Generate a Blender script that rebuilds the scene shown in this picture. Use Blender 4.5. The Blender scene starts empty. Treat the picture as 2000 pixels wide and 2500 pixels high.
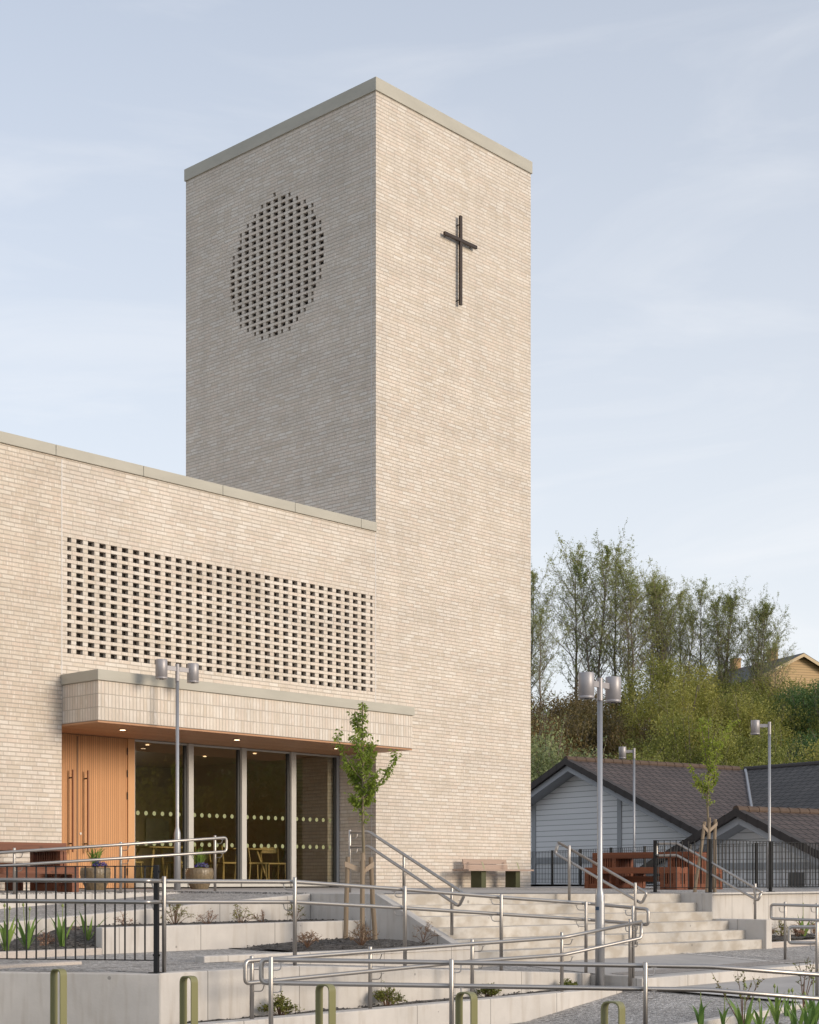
import bpy, math, random
from mathutils import Vector, Matrix, noise
R = math.radians
# ------------------------------------------------------------------ camera, sky, sun, exposure
scene = bpy.context.scene
F = 3790.0                                  # focal length of the photograph in its own pixels
EYE = 0.19                                  # eye height above the paving at the facade
cam_d = bpy.data.cameras.new("camera"); cam = bpy.data.objects.new("camera", cam_d)
scene.collection.objects.link(cam); scene.camera = cam
cam.location = (0, 0, EYE); cam.rotation_euler = (R(90), 0, 0)
cam_d.sensor_fit = 'HORIZONTAL'; cam_d.sensor_width = 36; cam_d.lens = 36*F/2000
cam_d.shift_y = (2145-1250)/2000; cam_d.clip_start = 0.1; cam_d.clip_end = 3000
SUN_EL = 12.0; SUN_DIR = Vector((.867, -.498, 0)).normalized()
world = bpy.data.worlds.new("World"); scene.world = world; world.use_nodes = True
def build_world():
    nt = world.node_tree; N = nt.nodes; L = nt.links; N.clear()
    out = N.new('ShaderNodeOutputWorld'); bg = N.new('ShaderNodeBackground')
    sky = N.new('ShaderNodeTexSky'); sky.sky_type = 'NISHITA'; sky.sun_disc = False
    sky.sun_elevation = R(SUN_EL); sky.sun_rotation = math.atan2(SUN_DIR.x, SUN_DIR.y)
    sky.air_density = 1.0; sky.dust_density = 1.2; sky.ozone_density = 2.2
    tc = N.new('ShaderNodeTexCoord'); sep = N.new('ShaderNodeSeparateXYZ')
    L.new(tc.outputs['Generated'], sep.inputs[0])
    # thin high veil cloud, denser near the horizon, over the clear sky
    mp = N.new('ShaderNodeMapping'); mp.inputs['Scale'].default_value = (1.2, 1.6, 5.5)
    mp.inputs['Rotation'].default_value = (R(8), R(16), R(20))
    L.new(tc.outputs['Generated'], mp.inputs['Vector'])
    nz = N.new('ShaderNodeTexNoise'); nz.inputs['Scale'].default_value = 3.0
    nz.inputs['Detail'].default_value = 9; nz.inputs['Roughness'].default_value = .58; nz.inputs['Distortion'].default_value = .8
    L.new(mp.outputs[0], nz.inputs['Vector'])
    r1 = N.new('ShaderNodeMapRange'); r1.inputs[1].default_value = .50; r1.inputs[2].default_value = .82
    r1.inputs[3].default_value = 0; r1.inputs[4].default_value = .15; L.new(nz.outputs[0], r1.inputs[0])
    r2 = N.new('ShaderNodeMapRange'); r2.inputs[1].default_value = 0; r2.inputs[2].default_value = .52
    r2.inputs[3].default_value = .90; r2.inputs[4].default_value = .44; L.new(sep.outputs['Z'], r2.inputs[0])
    ad = N.new('ShaderNodeMath'); ad.operation = 'ADD'; ad.use_clamp = True
    L.new(r1.outputs[0], ad.inputs[0]); L.new(r2.outputs[0], ad.inputs[1])
    sc = N.new('ShaderNodeMix'); sc.data_type = 'RGBA'; sc.blend_type = 'MULTIPLY'; sc.inputs[0].default_value = 1
    L.new(sky.outputs[0], sc.inputs[6]); sc.inputs[7].default_value = (1.30, 1.36, 1.44, 1)
    mx = N.new('ShaderNodeMix'); mx.data_type = 'RGBA'
    L.new(ad.outputs[0], mx.inputs[0]); L.new(sc.outputs[2], mx.inputs[6]); mx.inputs[7].default_value = (7.0, 7.05, 7.2, 1)
    L.new(mx.outputs[2], bg.inputs['Color']); bg.inputs['Strength'].default_value = .10
    L.new(bg.outputs[0], out.inputs[0])
build_world()
sun_d = bpy.data.lights.new("sun", 'SUN'); sun_o = bpy.data.objects.new("sun", sun_d)
scene.collection.objects.link(sun_o)
sun_d.energy = 1.78; sun_d.angle = R(20.0); sun_d.color = (1.0, .86, .70)
S = Vector((SUN_DIR.x*math.cos(R(SUN_EL)), SUN_DIR.y*math.cos(R(SUN_EL)), math.sin(R(SUN_EL))))
sun_o.rotation_euler = S.to_track_quat('Z', 'Y').to_euler()
scene.view_settings.view_transform = 'Standard'; scene.view_settings.look = 'None'
scene.view_settings.gamma = 1; scene.view_settings.exposure = 0.5
scene.render.engine = 'CYCLES'
try:
    scene.cycles.max_bounces = 8; scene.cycles.transparent_max_bounces = 12
except Exception: pass

# ------------------------------------------------------------------ site frame: t along the facade, m out in front of it
U = Vector((.678, .735, 0)); W = Vector((.735, -.678, 0)); O = Vector((-.677, 31.3, 0)); Z = Vector((0, 0, 1))
def TM(t, m, e=None, z=None):
    p = O + U*t + W*m
    p.z = (EYE - e) if z is None else z
    return p
def zat(py, Y): return EYE + (2145-py)*Y/F
def t_at(px, m):                       # where a sight line at column px meets the line m = const
    r = (px-1000)/F; a = O + W*m
    return (r*a.y - a.x)/(U.x - r*U.y)
def m_at(px, t):
    r = (px-1000)/F; a = O + U*t
    return (r*a.y - a.x)/(W.x - r*W.y)
def pm(px, py, m):
    p = TM(t_at(px, m), m, 0); p.z = zat(py, p.y); return p
def pt(px, py, t):
    p = TM(t, m_at(px, t), 0); p.z = zat(py, p.y); return p
def pY(px, py, Y): return Vector(((px-1000)/F*Y, Y, zat(py, Y)))

# ------------------------------------------------------------------ materials
def mat_new(name):
    m = bpy.data.materials.new(name); m.use_nodes = True
    nt = m.node_tree; b = nt.nodes['Principled BSDF']; return m, nt, b
def rgba(c): return (c[0], c[1], c[2], 1)
def plain(name, col, rough=.6, metal=0, var=.06, scale=8, bump=0, bscale=60, aniso=None):
    m, nt, b = mat_new(name); N = nt.nodes; L = nt.links
    tc = N.new('ShaderNodeTexCoord'); nz = N.new('ShaderNodeTexNoise'); nz.inputs['Scale'].default_value = scale; nz.inputs['Detail'].default_value = 6
    L.new(tc.outputs['Object'], nz.inputs['Vector'])
    if aniso:
        mp = N.new('ShaderNodeMapping'); mp.inputs['Scale'].default_value = aniso
        L.new(tc.outputs['Object'], mp.inputs[0]); L.new(mp.outputs[0], nz.inputs['Vector'])
    mx = N.new('ShaderNodeMix'); mx.data_type = 'RGBA'
    mx.inputs[6].default_value = rgba([c*(1-var) for c in col]); mx.inputs[7].default_value = rgba([min(1, c*(1+var)) for c in col])
    L.new(nz.outputs[0], mx.inputs[0]); L.new(mx.outputs[2], b.inputs['Base Color'])
    b.inputs['Roughness'].default_value = rough; b.inputs['Metallic'].default_value = metal
    if bump:
        n2 = N.new('ShaderNodeTexNoise'); n2.inputs['Scale'].default_value = bscale; n2.inputs['Detail'].default_value = 4
        L.new(tc.outputs['Object'], n2.inputs['Vector'])
        bp = N.new('ShaderNodeBump'); bp.inputs['Strength'].default_value = bump; bp.inputs['Distance'].default_value = .01
        L.new(n2.outputs[0], bp.inputs['Height']); L.new(bp.outputs[0], b.inputs['Normal'])
    return m
CR = .07125; BW = .2345; VOFF = .031
def brick(name, bw, rh, off, mortar_w, voff=0, uoff=0, cols=((.70,.64,.565),(.60,.515,.42)), mort=(.48,.425,.36), vertical=False):
    m, nt, b = mat_new(name); N = nt.nodes; L = nt.links
    uv = N.new('ShaderNodeUVMap'); uv.uv_map = 'uv'
    mp = N.new('ShaderNodeMapping'); mp.inputs['Location'].default_value = (-uoff+200*bw, -voff+200*rh, 0); L.new(uv.outputs[0], mp.inputs[0])
    # slightly uneven courses
    nzd = N.new('ShaderNodeTexNoise'); nzd.inputs['Scale'].default_value = 5; nzd.inputs['Detail'].default_value = 2
    L.new(mp.outputs[0], nzd.inputs['Vector'])
    sb = N.new('ShaderNodeVectorMath'); sb.operation = 'SUBTRACT'; sb.inputs[1].default_value = (.5,.5,.5); L.new(nzd.outputs['Color'], sb.inputs[0])
    scl = N.new('ShaderNodeVectorMath'); scl.operation = 'SCALE'; scl.inputs['Scale'].default_value = .010; L.new(sb.outputs[0], scl.inputs[0])
    adv = N.new('ShaderNodeVectorMath'); adv.operation = 'ADD'; L.new(mp.outputs[0], adv.inputs[0]); L.new(scl.outputs[0], adv.inputs[1])
    bt = N.new('ShaderNodeTexBrick'); bt.offset = off; bt.offset_frequency = 2; bt.squash = 1
    bt.inputs['Scale'].default_value = 1; bt.inputs['Brick Width'].default_value = bw; bt.inputs['Row Height'].default_value = rh
    bt.inputs['Mortar Size'].default_value = mortar_w; bt.inputs['Mortar Smooth'].default_value = .25; bt.inputs['Bias'].default_value = 0
    bt.inputs['Color1'].default_value = (0,0,0,1); bt.inputs['Color2'].default_value = (1,1,1,1); bt.inputs['Mortar'].default_value = (.5,.5,.5,1)
    sx = N.new('ShaderNodeSeparateXYZ'); L.new(adv.outputs[0], sx.inputs[0])
    rw = N.new('ShaderNodeMath'); rw.operation = 'DIVIDE'; rw.inputs[1].default_value = rh; L.new(sx.outputs[1], rw.inputs[0])
    fl = N.new('ShaderNodeMath'); fl.operation = 'FLOOR'; L.new(rw.outputs[0], fl.inputs[0])
    wn = N.new('ShaderNodeTexWhiteNoise'); wn.noise_dimensions = '1D'; L.new(fl.outputs[0], wn.inputs['W'])
    q4 = N.new('ShaderNodeMath'); q4.operation = 'MULTIPLY'; q4.inputs[1].default_value = bw*.55 if off else 0; L.new(wn.outputs[0], q4.inputs[0])
    ax = N.new('ShaderNodeMath'); ax.operation = 'ADD'; L.new(sx.outputs[0], ax.inputs[0]); L.new(q4.outputs[0], ax.inputs[1])
    cx = N.new('ShaderNodeCombineXYZ'); L.new(ax.outputs[0], cx.inputs[0]); L.new(sx.outputs[1], cx.inputs[1]); L.new(cx.outputs[0], bt.inputs['Vector'])
    pp = N.new('ShaderNodeMath'); pp.operation = 'PINGPONG'; pp.inputs[1].default_value = .5; L.new(rw.outputs[0], pp.inputs[0])
    bd = N.new('ShaderNodeMath'); bd.operation = 'LESS_THAN'; bd.inputs[1].default_value = mortar_w*1.15/rh; L.new(pp.outputs[0], bd.inputs[0])
    bm = N.new('ShaderNodeMath'); bm.operation = 'MULTIPLY_ADD'; bm.inputs[1].default_value = .5 if off else 0; bm.inputs[2].default_value = .5 if off else 1; L.new(bd.outputs[0], bm.inputs[0])
    fc = N.new('ShaderNodeMath'); fc.operation = 'MULTIPLY'; L.new(bt.outputs['Fac'], fc.inputs[0]); L.new(bm.outputs[0], fc.inputs[1])
    rp = N.new('ShaderNodeValToRGB'); cr = rp.color_ramp
    c1, c2 = cols
    cr.elements[0].position = 0; cr.elements[0].color = rgba(c2)
    cr.elements[1].position = 1; cr.elements[1].color = rgba(c1)
    e = cr.elements.new(.35); e.color = rgba([c2[i]*.45+c1[i]*.55 for i in range(3)])
    e = cr.elements.new(.55); e.color = rgba([c2[i]*.75+c1[i]*.25 + (.02 if i == 0 else 0) for i in range(3)])
    L.new(bt.outputs['Color'], rp.inputs[0])
    # light vertical streaks inside the bricks (kiln marks) and large soft bands of tone
    mp2 = N.new('ShaderNodeMapping'); mp2.inputs['Scale'].default_value = (30, 5, 1) if not vertical else (8, 24, 1); L.new(uv.outputs[0], mp2.inputs[0])
    n1 = N.new('ShaderNodeTexNoise'); n1.inputs['Scale'].default_value = 1; n1.inputs['Detail'].default_value = 2; L.new(mp2.outputs[0], n1.inputs['Vector'])
    st = N.new('ShaderNodeMapRange'); st.inputs[1].default_value = .52; st.inputs[2].default_value = .72; st.inputs[3].default_value = 0; st.inputs[4].default_value = .55
    L.new(n1.outputs[0], st.inputs[0])
    mxs = N.new('ShaderNodeMix'); mxs.data_type = 'RGBA'; L.new(st.outputs[0], mxs.inputs[0]); L.new(rp.outputs[0], mxs.inputs[6]); mxs.inputs[7].default_value = (.80,.745,.68,1)
    mp3 = N.new('ShaderNodeMapping'); mp3.inputs['Scale'].default_value = (.55, 2.4, 1); L.new(uv.outputs[0], mp3.inputs[0])
    n3 = N.new('ShaderNodeTexNoise'); n3.inputs['Scale'].default_value = 1; n3.inputs['Detail'].default_value = 5; L.new(mp3.outputs[0], n3.inputs['Vector'])
    r3 = N.new('ShaderNodeMapRange'); r3.inputs[1].default_value = .3; r3.inputs[2].default_value = .7; r3.inputs[3].default_value = .93; r3.inputs[4].default_value = 1.07; L.new(n3.outputs[0], r3.inputs[0])
    vm = N.new('ShaderNodeMix'); vm.data_type = 'RGBA'; L.new(fc.outputs[0], vm.inputs[0]); L.new(mxs.outputs[2], vm.inputs[6]); vm.inputs[7].default_value = rgba(mort)
    mp5 = N.new('ShaderNodeMapping'); mp5.inputs['Scale'].default_value = (3.2, .22, 1); L.new(uv.outputs[0], mp5.inputs[0])
    n5 = N.new('ShaderNodeTexNoise'); n5.inputs['Scale'].default_value = 1; n5.inputs['Detail'].default_value = 5; L.new(mp5.outputs[0], n5.inputs['Vector'])
    r5 = N.new('ShaderNodeMapRange'); r5.inputs[1].default_value = .3; r5.inputs[2].default_value = .62; r5.inputs[3].default_value = .945; r5.inputs[4].default_value = 1.02; L.new(n5.outputs[0], r5.inputs[0])
    m35 = N.new('ShaderNodeMath'); m35.operation = 'MULTIPLY'; L.new(r3.outputs[0], m35.inputs[0]); L.new(r5.outputs[0], m35.inputs[1])
    sc = N.new('ShaderNodeVectorMath'); sc.operation = 'SCALE'; L.new(vm.outputs[2], sc.inputs[0]); L.new(m35.outputs[0], sc.inputs['Scale'])
    L.new(sc.outputs[0], b.inputs['Base Color']); b.inputs['Roughness'].default_value = .85
    # relief: raked mortar and rough face
    n4 = N.new('ShaderNodeTexNoise'); n4.inputs['Scale'].default_value = 45; n4.inputs['Detail'].default_value = 3; L.new(uv.outputs[0], n4.inputs['Vector'])
    inv = N.new('ShaderNodeMath'); inv.operation = 'MULTIPLY_ADD'; inv.inputs[1].default_value = -1; inv.inputs[2].default_value = 1; L.new(fc.outputs[0], inv.inputs[0])
    hs = N.new('ShaderNodeMath'); hs.operation = 'MULTIPLY_ADD'; hs.inputs[1].default_value = .25; L.new(n4.outputs[0], hs.inputs[0]); L.new(inv.outputs[0], hs.inputs[2])
    h2 = N.new('ShaderNodeMath'); h2.operation = 'MULTIPLY_ADD'; h2.inputs[1].default_value = .35; L.new(bt.outputs['Color'], h2.inputs[0]); L.new(hs.outputs[0], h2.inputs[2])
    bp = N.new('ShaderNodeBump'); bp.inputs['Strength'].default_value = .8; bp.inputs['Distance'].default_value = .013
    L.new(h2.outputs[0], bp.inputs['Height']); L.new(bp.outputs[0], b.inputs['Normal'])
    return m
def concrete(name, col=(.60,.562,.52), dark=.8, joints=True, stain=.42, pits=True):
    m, nt, b = mat_new(name); N = nt.nodes; L = nt.links
    uv = N.new('ShaderNodeUVMap'); uv.uv_map = 'uv'
    n1 = N.new('ShaderNodeTexNoise'); n1.inputs['Scale'].default_value = 1.3; n1.inputs['Detail'].default_value = 8; n1.inputs['Roughness'].default_value = .62; L.new(uv.outputs[0], n1.inputs['Vector'])
    mp = N.new('ShaderNodeMapping'); mp.inputs['Scale'].default_value = (7, .8, 1) if stain < .5 else (2.2, 3.5, 1); L.new(uv.outputs[0], mp.inputs[0])
    n2 = N.new('ShaderNodeTexNoise'); n2.inputs['Scale'].default_value = 1.5; n2.inputs['Detail'].default_value = 5; L.new(mp.outputs[0], n2.inputs['Vector'])
    mx = N.new('ShaderNodeMix'); mx.data_type = 'RGBA'
    a = N.new('ShaderNodeMapRange'); a.inputs[1].default_value = .35; a.inputs[2].default_value = .68; L.new(n1.outputs[0], a.inputs[0]); L.new(a.outputs[0], mx.inputs[0])
    mx.inputs[6].default_value = rgba([c*(.86 if stain < .5 else .74) for c in col]); mx.inputs[7].default_value = rgba([c*1.06 for c in col])
    s = N.new('ShaderNodeMapRange'); s.inputs[1].default_value = .5 if stain < .5 else .44; s.inputs[2].default_value = .72 if stain < .5 else .62; s.inputs[3].default_value = 0; s.inputs[4].default_value = stain; L.new(n2.outputs[0], s.inputs[0])
    m2 = N.new('ShaderNodeMix'); m2.data_type = 'RGBA'; L.new(s.outputs[0], m2.inputs[0]); L.new(mx.outputs[2], m2.inputs[6]); m2.inputs[7].default_value = rgba((col[0]*.62, col[1]*.56, col[2]*.48))
    last = m2.outputs[2]
    if joints:
        sp = N.new('ShaderNodeSeparateXYZ'); L.new(uv.outputs[0], sp.inputs[0])
        md = N.new('ShaderNodeMath'); md.operation = 'PINGPONG'; md.inputs[1].default_value = .61; L.new(sp.outputs[0], md.inputs[0])
        lt = N.new('ShaderNodeMath'); lt.operation = 'LESS_THAN'; lt.inputs[1].default_value = .006; L.new(md.outputs[0], lt.inputs[0])
        ml = N.new('ShaderNodeMath'); ml.operation = 'MULTIPLY'; ml.inputs[1].default_value = .7; L.new(lt.outputs[0], ml.inputs[0])
        m3 = N.new('ShaderNodeMix'); m3.data_type = 'RGBA'; L.new(ml.outputs[0], m3.inputs[0]); L.new(last, m3.inputs[6]); m3.inputs[7].default_value = (.16,.14,.12,1); last = m3.outputs[2]
    if pits:
        vo = N.new('ShaderNodeTexVoronoi'); vo.inputs['Scale'].default_value = 4.3; L.new(uv.outputs[0], vo.inputs['Vector'])
        # radius differs per cell so only some cells carry a blow hole
        sc = N.new('ShaderNodeSeparateColor'); L.new(vo.outputs['Color'], sc.inputs[0])
        rr = N.new('ShaderNodeMapRange'); rr.inputs[1].default_value = .45; rr.inputs[2].default_value = 1; rr.inputs[3].default_value = 0; rr.inputs[4].default_value = .10; L.new(sc.outputs[0], rr.inputs[0])
        lt2 = N.new('ShaderNodeMath'); lt2.operation = 'LESS_THAN'; L.new(vo.outputs['Distance'], lt2.inputs[0]); L.new(rr.outputs[0], lt2.inputs[1])
        ml2 = N.new('ShaderNodeMath'); ml2.operation = 'MULTIPLY'; ml2.inputs[1].default_value = .55; L.new(lt2.outputs[0], ml2.inputs[0])
        m4 = N.new('ShaderNodeMix'); m4.data_type = 'RGBA'; L.new(ml2.outputs[0], m4.inputs[0]); L.new(last, m4.inputs[6]); m4.inputs[7].default_value = (.13,.12,.11,1); last = m4.outputs[2]
    L.new(last, b.inputs['Base Color']); b.inputs['Roughness'].default_value = .82
    n5 = N.new('ShaderNodeTexNoise'); n5.inputs['Scale'].default_value = 40; n5.inputs['Detail'].default_value = 4; L.new(uv.outputs[0], n5.inputs['Vector'])
    bp = N.new('ShaderNodeBump'); bp.inputs['Strength'].default_value = .2; bp.inputs['Distance'].default_value = .006
    L.new(n5.outputs[0], bp.inputs['Height']); L.new(bp.outputs[0], b.inputs['Normal'])
    return m
def gravel(name, c1, c2, c3, scale=55, bump=1.0):
    m, nt, b = mat_new(name); N = nt.nodes; L = nt.links
    tc = N.new('ShaderNodeTexCoord')
    vo = N.new('ShaderNodeTexVoronoi'); vo.inputs['Scale'].default_value = scale; L.new(tc.outputs['Object'], vo.inputs['Vector'])
    sc = N.new('ShaderNodeSeparateColor'); L.new(vo.outputs['Color'], sc.inputs[0])
    rp = N.new('ShaderNodeValToRGB'); cr = rp.color_ramp; cr.elements[0].color = rgba(c1); cr.elements[1].color = rgba(c3)
    e = cr.elements.new(.5); e.color = rgba(c2); L.new(sc.outputs[0], rp.inputs[0])
    nz = N.new('ShaderNodeTexNoise'); nz.inputs['Scale'].default_value = 1.2; nz.inputs['Detail'].default_value = 5; L.new(tc.outputs['Object'], nz.inputs['Vector'])
    mr = N.new('ShaderNodeMapRange'); mr.inputs[1].default_value = .3; mr.inputs[2].default_value = .7; mr.inputs[3].default_value = .82; mr.inputs[4].default_value = 1.12; L.new(nz.outputs[0], mr.inputs[0])
    vs = N.new('ShaderNodeVectorMath'); vs.operation = 'SCALE'; L.new(rp.outputs[0], vs.inputs[0]); L.new(mr.outputs[0], vs.inputs['Scale'])
    L.new(vs.outputs[0], b.inputs['Base Color']); b.inputs['Roughness'].default_value = .9
    bp = N.new('ShaderNodeBump'); bp.inputs['Strength'].default_value = bump; bp.inputs['Distance'].default_value = .02; bp.invert = True
    L.new(vo.outputs['Distance'], bp.inputs['Height']); L.new(bp.outputs[0], b.inputs['Normal'])
    return m
def wood(name, c1, c2, board=.06, groove=.004, rough=.55, vertical=True, knots=False):
    """boards with grooves; vertical=True puts the grooves across the u coordinate"""
    m, nt, b = mat_new(name); N = nt.nodes; L = nt.links
    uv = N.new('ShaderNodeUVMap'); uv.uv_map = 'uv'; sp = N.new('ShaderNodeSeparateXYZ'); L.new(uv.outputs[0], sp.inputs[0])
    ax, ot = (0, 1) if vertical else (1, 0)
    dv = N.new('ShaderNodeMath'); dv.operation = 'DIVIDE'; dv.inputs[1].default_value = board; L.new(sp.outputs[ax], dv.inputs[0])
    fl = N.new('ShaderNodeMath'); fl.operation = 'FLOOR'; L.new(dv.outputs[0], fl.inputs[0])
    fr = N.new('ShaderNodeMath'); fr.operation = 'FRACT'; L.new(dv.outputs[0], fr.inputs[0])
    wn = N.new('ShaderNodeTexWhiteNoise'); wn.noise_dimensions = '1D'; L.new(fl.outputs[0], wn.inputs['W'])
    mp = N.new('ShaderNodeMapping'); mp.inputs['Scale'].default_value = (30, 2, 1) if vertical else (2, 30, 1); L.new(uv.outputs[0], mp.inputs[0])
    nz = N.new('ShaderNodeTexNoise'); nz.inputs['Scale'].default_value = 1; nz.inputs['Detail'].default_value = 5; nz.inputs['Distortion'].default_value = .6 if knots else .2; L.new(mp.outputs[0], nz.inputs['Vector'])
    ad = N.new('ShaderNodeMath'); ad.operation = 'MULTIPLY_ADD'; ad.inputs[1].default_value = .45; L.new(wn.outputs[0], ad.inputs[0])
    ml = N.new('ShaderNodeMath'); ml.operation = 'MULTIPLY'; ml.inputs[1].default_value = .6; L.new(nz.outputs[0], ml.inputs[0]); L.new(ml.outputs[0], ad.inputs[2])
    mx = N.new('ShaderNodeMix'); mx.data_type = 'RGBA'; L.new(ad.outputs[0], mx.inputs[0]); mx.inputs[6].default_value = rgba(c1); mx.inputs[7].default_value = rgba(c2)
    last = mx.outputs[2]
    if knots:
        mp2 = N.new('ShaderNodeMapping'); mp2.inputs['Scale'].default_value = (4.5, 9, 1); L.new(uv.outputs[0], mp2.inputs[0])
        vo = N.new('ShaderNodeTexVoronoi'); vo.inputs['Scale'].default_value = 1; L.new(mp2.outputs[0], vo.inputs['Vector'])
        mr = N.new('ShaderNodeMapRange'); mr.inputs[1].default_value = .06; mr.inputs[2].default_value = .24; mr.inputs[3].default_value = .65; mr.inputs[4].default_value = 0; L.new(vo.outputs['Distance'], mr.inputs[0])
        m5 = N.new('ShaderNodeMix'); m5.data_type = 'RGBA'; L.new(mr.outputs[0], m5.inputs[0]); L.new(last, m5.inputs[6]); m5.inputs[7].default_value = rgba([c*.35 for c in c1]); last = m5.outputs[2]
    pp = N.new('ShaderNodeMath'); pp.operation = 'PINGPONG'; pp.inputs[1].default_value = .5; L.new(fr.outputs[0], pp.inputs[0])
    lt = N.new('ShaderNodeMath'); lt.operation = 'LESS_THAN'; lt.inputs[1].default_value = groove/board; L.new(pp.outputs[0], lt.inputs[0])
    if groove > 0:
        gm = N.new('ShaderNodeMath'); gm.operation = 'MULTIPLY'; gm.inputs[1].default_value = .8; L.new(lt.outputs[0], gm.inputs[0])
        m6 = N.new('ShaderNodeMix'); m6.data_type = 'RGBA'; L.new(gm.outputs[0], m6.inputs[0]); L.new(last, m6.inputs[6]); m6.inputs[7].default_value = rgba([c*.3 for c in c1]); last = m6.outputs[2]
        bp = N.new('ShaderNodeBump'); bp.inputs['Strength'].default_value = .6; bp.inputs['Distance'].default_value = .005; bp.invert = True
        L.new(lt.outputs[0], bp.inputs['Height']); L.new(bp.outputs[0], b.inputs['Normal'])
    L.new(last, b.inputs['Base Color']); b.inputs['Roughness'].default_value = rough
    return m
def leafmat(name, c1, c2, trans=.35, scale=3, objvar=.25):
    m, nt, b = mat_new(name); N = nt.nodes; L = nt.links
    tc = N.new('ShaderNodeTexCoord'); nz = N.new('ShaderNodeTexNoise'); nz.inputs['Scale'].default_value = scale; nz.inputs['Detail'].default_value = 4
    L.new(tc.outputs['Object'], nz.inputs['Vector'])
    mr = N.new('ShaderNodeMapRange'); mr.inputs[1].default_value = .3; mr.inputs[2].default_value = .7; L.new(nz.outputs[0], mr.inputs[0])
    mx = N.new('ShaderNodeMix'); mx.data_type = 'RGBA'; L.new(mr.outputs[0], mx.inputs[0]); mx.inputs[6].default_value = rgba(c1); mx.inputs[7].default_value = rgba(c2)
    oi = N.new('ShaderNodeObjectInfo'); hs = N.new('ShaderNodeHueSaturation')
    h = N.new('ShaderNodeMapRange'); h.inputs[3].default_value = .5-.05*objvar*2; h.inputs[4].default_value = .5+.03*objvar*2; L.new(oi.outputs['Random'], h.inputs[0]); L.new(h.outputs[0], hs.inputs['Hue'])
    v = N.new('ShaderNodeMapRange'); v.inputs[3].default_value = 1+objvar; v.inputs[4].default_value = 1-objvar; L.new(oi.outputs['Random'], v.inputs[0]); L.new(v.outputs[0], hs.inputs['Value'])
    L.new(mx.outputs[2], hs.inputs['Color']); L.new(hs.outputs[0], b.inputs['Base Color']); b.inputs['Roughness'].default_value = .6
    tr = N.new('ShaderNodeBsdfTranslucent'); L.new(hs.outputs[0], tr.inputs[0])
    ms = N.new('ShaderNodeMixShader'); ms.inputs[0].default_value = trans; L.new(b.outputs[0], ms.inputs[1]); L.new(tr.outputs[0], ms.inputs[2])
    L.new(ms.outputs[0], N['Material Output'].inputs[0])
    return m
def glassmat():
    m, nt, b = mat_new('glazing'); N = nt.nodes; L = nt.links; N.remove(b)
    tr = N.new('ShaderNodeBsdfTransparent'); tr.inputs[0].default_value = (.90,.90,.80,1)
    gl = N.new('ShaderNodeBsdfGlossy'); gl.inputs['Roughness'].default_value = .015; gl.inputs[0].default_value = (.95,.95,.9,1)
    fr = N.new('ShaderNodeFresnel'); fr.inputs['IOR'].default_value = 1.6
    mu = N.new('ShaderNodeMath'); mu.operation = 'MULTIPLY'; mu.inputs[1].default_value = 3.0; mu.use_clamp = True; L.new(fr.outputs[0], mu.inputs[0])
    ms = N.new('ShaderNodeMixShader'); L.new(mu.outputs[0], ms.inputs[0]); L.new(tr.outputs[0], ms.inputs[1]); L.new(gl.outputs[0], ms.inputs[2])
    L.new(ms.outputs[0], N['Material Output'].inputs[0]); return m
def emit(name, col, s):
    m, nt, b = mat_new(name); b.inputs['Base Color'].default_value = rgba(col); b.inputs['Emission Color'].default_value = rgba(col); b.inputs['Emission Strength'].default_value = s; return m
M = {}
M['brick'] = brick('pale_brick', BW, CR, .5, .0085, VOFF)
M['brick2'] = brick('pale_brick_other_batch', BW, CR, .5, .0085, VOFF, cols=((.655,.585,.495),(.565,.475,.38)), mort=(.46,.405,.34))
M['soldier'] = brick('stacked_upright_brick', .0712, .2147, 0, .0068, 2.756-.2147*12)
M['glow'] = emit('downlight_glow', (1, .72, .45), 4.0)
M['glow2'] = emit('ceiling_glow', (1, .70, .42), 1.6)
M['coping'] = plain('coping_concrete', (.45,.425,.36), .7, var=.14, scale=1.5, bump=.2, aniso=(1,1,4))
M['joint'] = plain('joint_sealant', (.66,.63,.60), .8)
M['dark'] = plain('painted_cavity_shade', (.022,.017,.013), .9)  # near-black colour standing in for shade behind the lattice openings
M['conc'] = concrete('cast_concrete')
M['step'] = concrete('step_concrete', (.58,.54,.485), stain=.6, joints=False)
M['pave'] = concrete('paving_concrete', (.44,.415,.39), joints=False, stain=.1, pits=False)
M['granite'] = plain('kerb_granite', (.52,.46,.41), .8, var=.25, scale=60, bump=.3)
M['gravel'] = gravel('gravel', (.20,.185,.17), (.40,.375,.35), (.66,.625,.59), 42)
M['soil'] = gravel('soil', (.035,.03,.027), (.08,.07,.062), (.17,.155,.14), 36)
M['line'] = plain('edging_strip', (.70,.67,.64), .7)
M['tact'] = plain('tactile_paving', (.30,.285,.28), .8, var=.2, scale=40, bump=.5)
M['steel'] = plain('brushed_steel', (.47,.44,.41), .43, 1, var=.08, scale=6, aniso=(1,1,1))
M['galv'] = plain('galvanised_steel', (.40,.40,.41), .45, .7, var=.10, scale=3, bump=.1)
M['lamp'] = plain('lamp_grey_paint', (.36,.34,.345), .45, .35, var=.04)
M['lens'] = plain('lamp_lens', (.10,.10,.10), .2)
M['sticker'] = plain('sticker_blue', (.02,.05,.10), .5); M['stickw'] = plain('sticker_marks', (.35,.42,.5), .5)
M['black'] = plain('black_fence_paint', (.012,.012,.013), .45, .2, var=.2)
M['bronze'] = plain('dark_bronze', (.045,.032,.026), .45, .5, var=.2)
M['olive'] = plain('olive_powder_coat', (.205,.195,.085), .42, var=.05, scale=4)
M['olive2'] = plain('olive_bench_leg', (.07,.075,.030), .5)
M['strap'] = plain('olive_strap', (.30,.30,.17), .5)
M['soffit'] = wood('soffit_larch', (.36,.18,.09), (.53,.29,.155), .055, .003, vertical=False)
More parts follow.
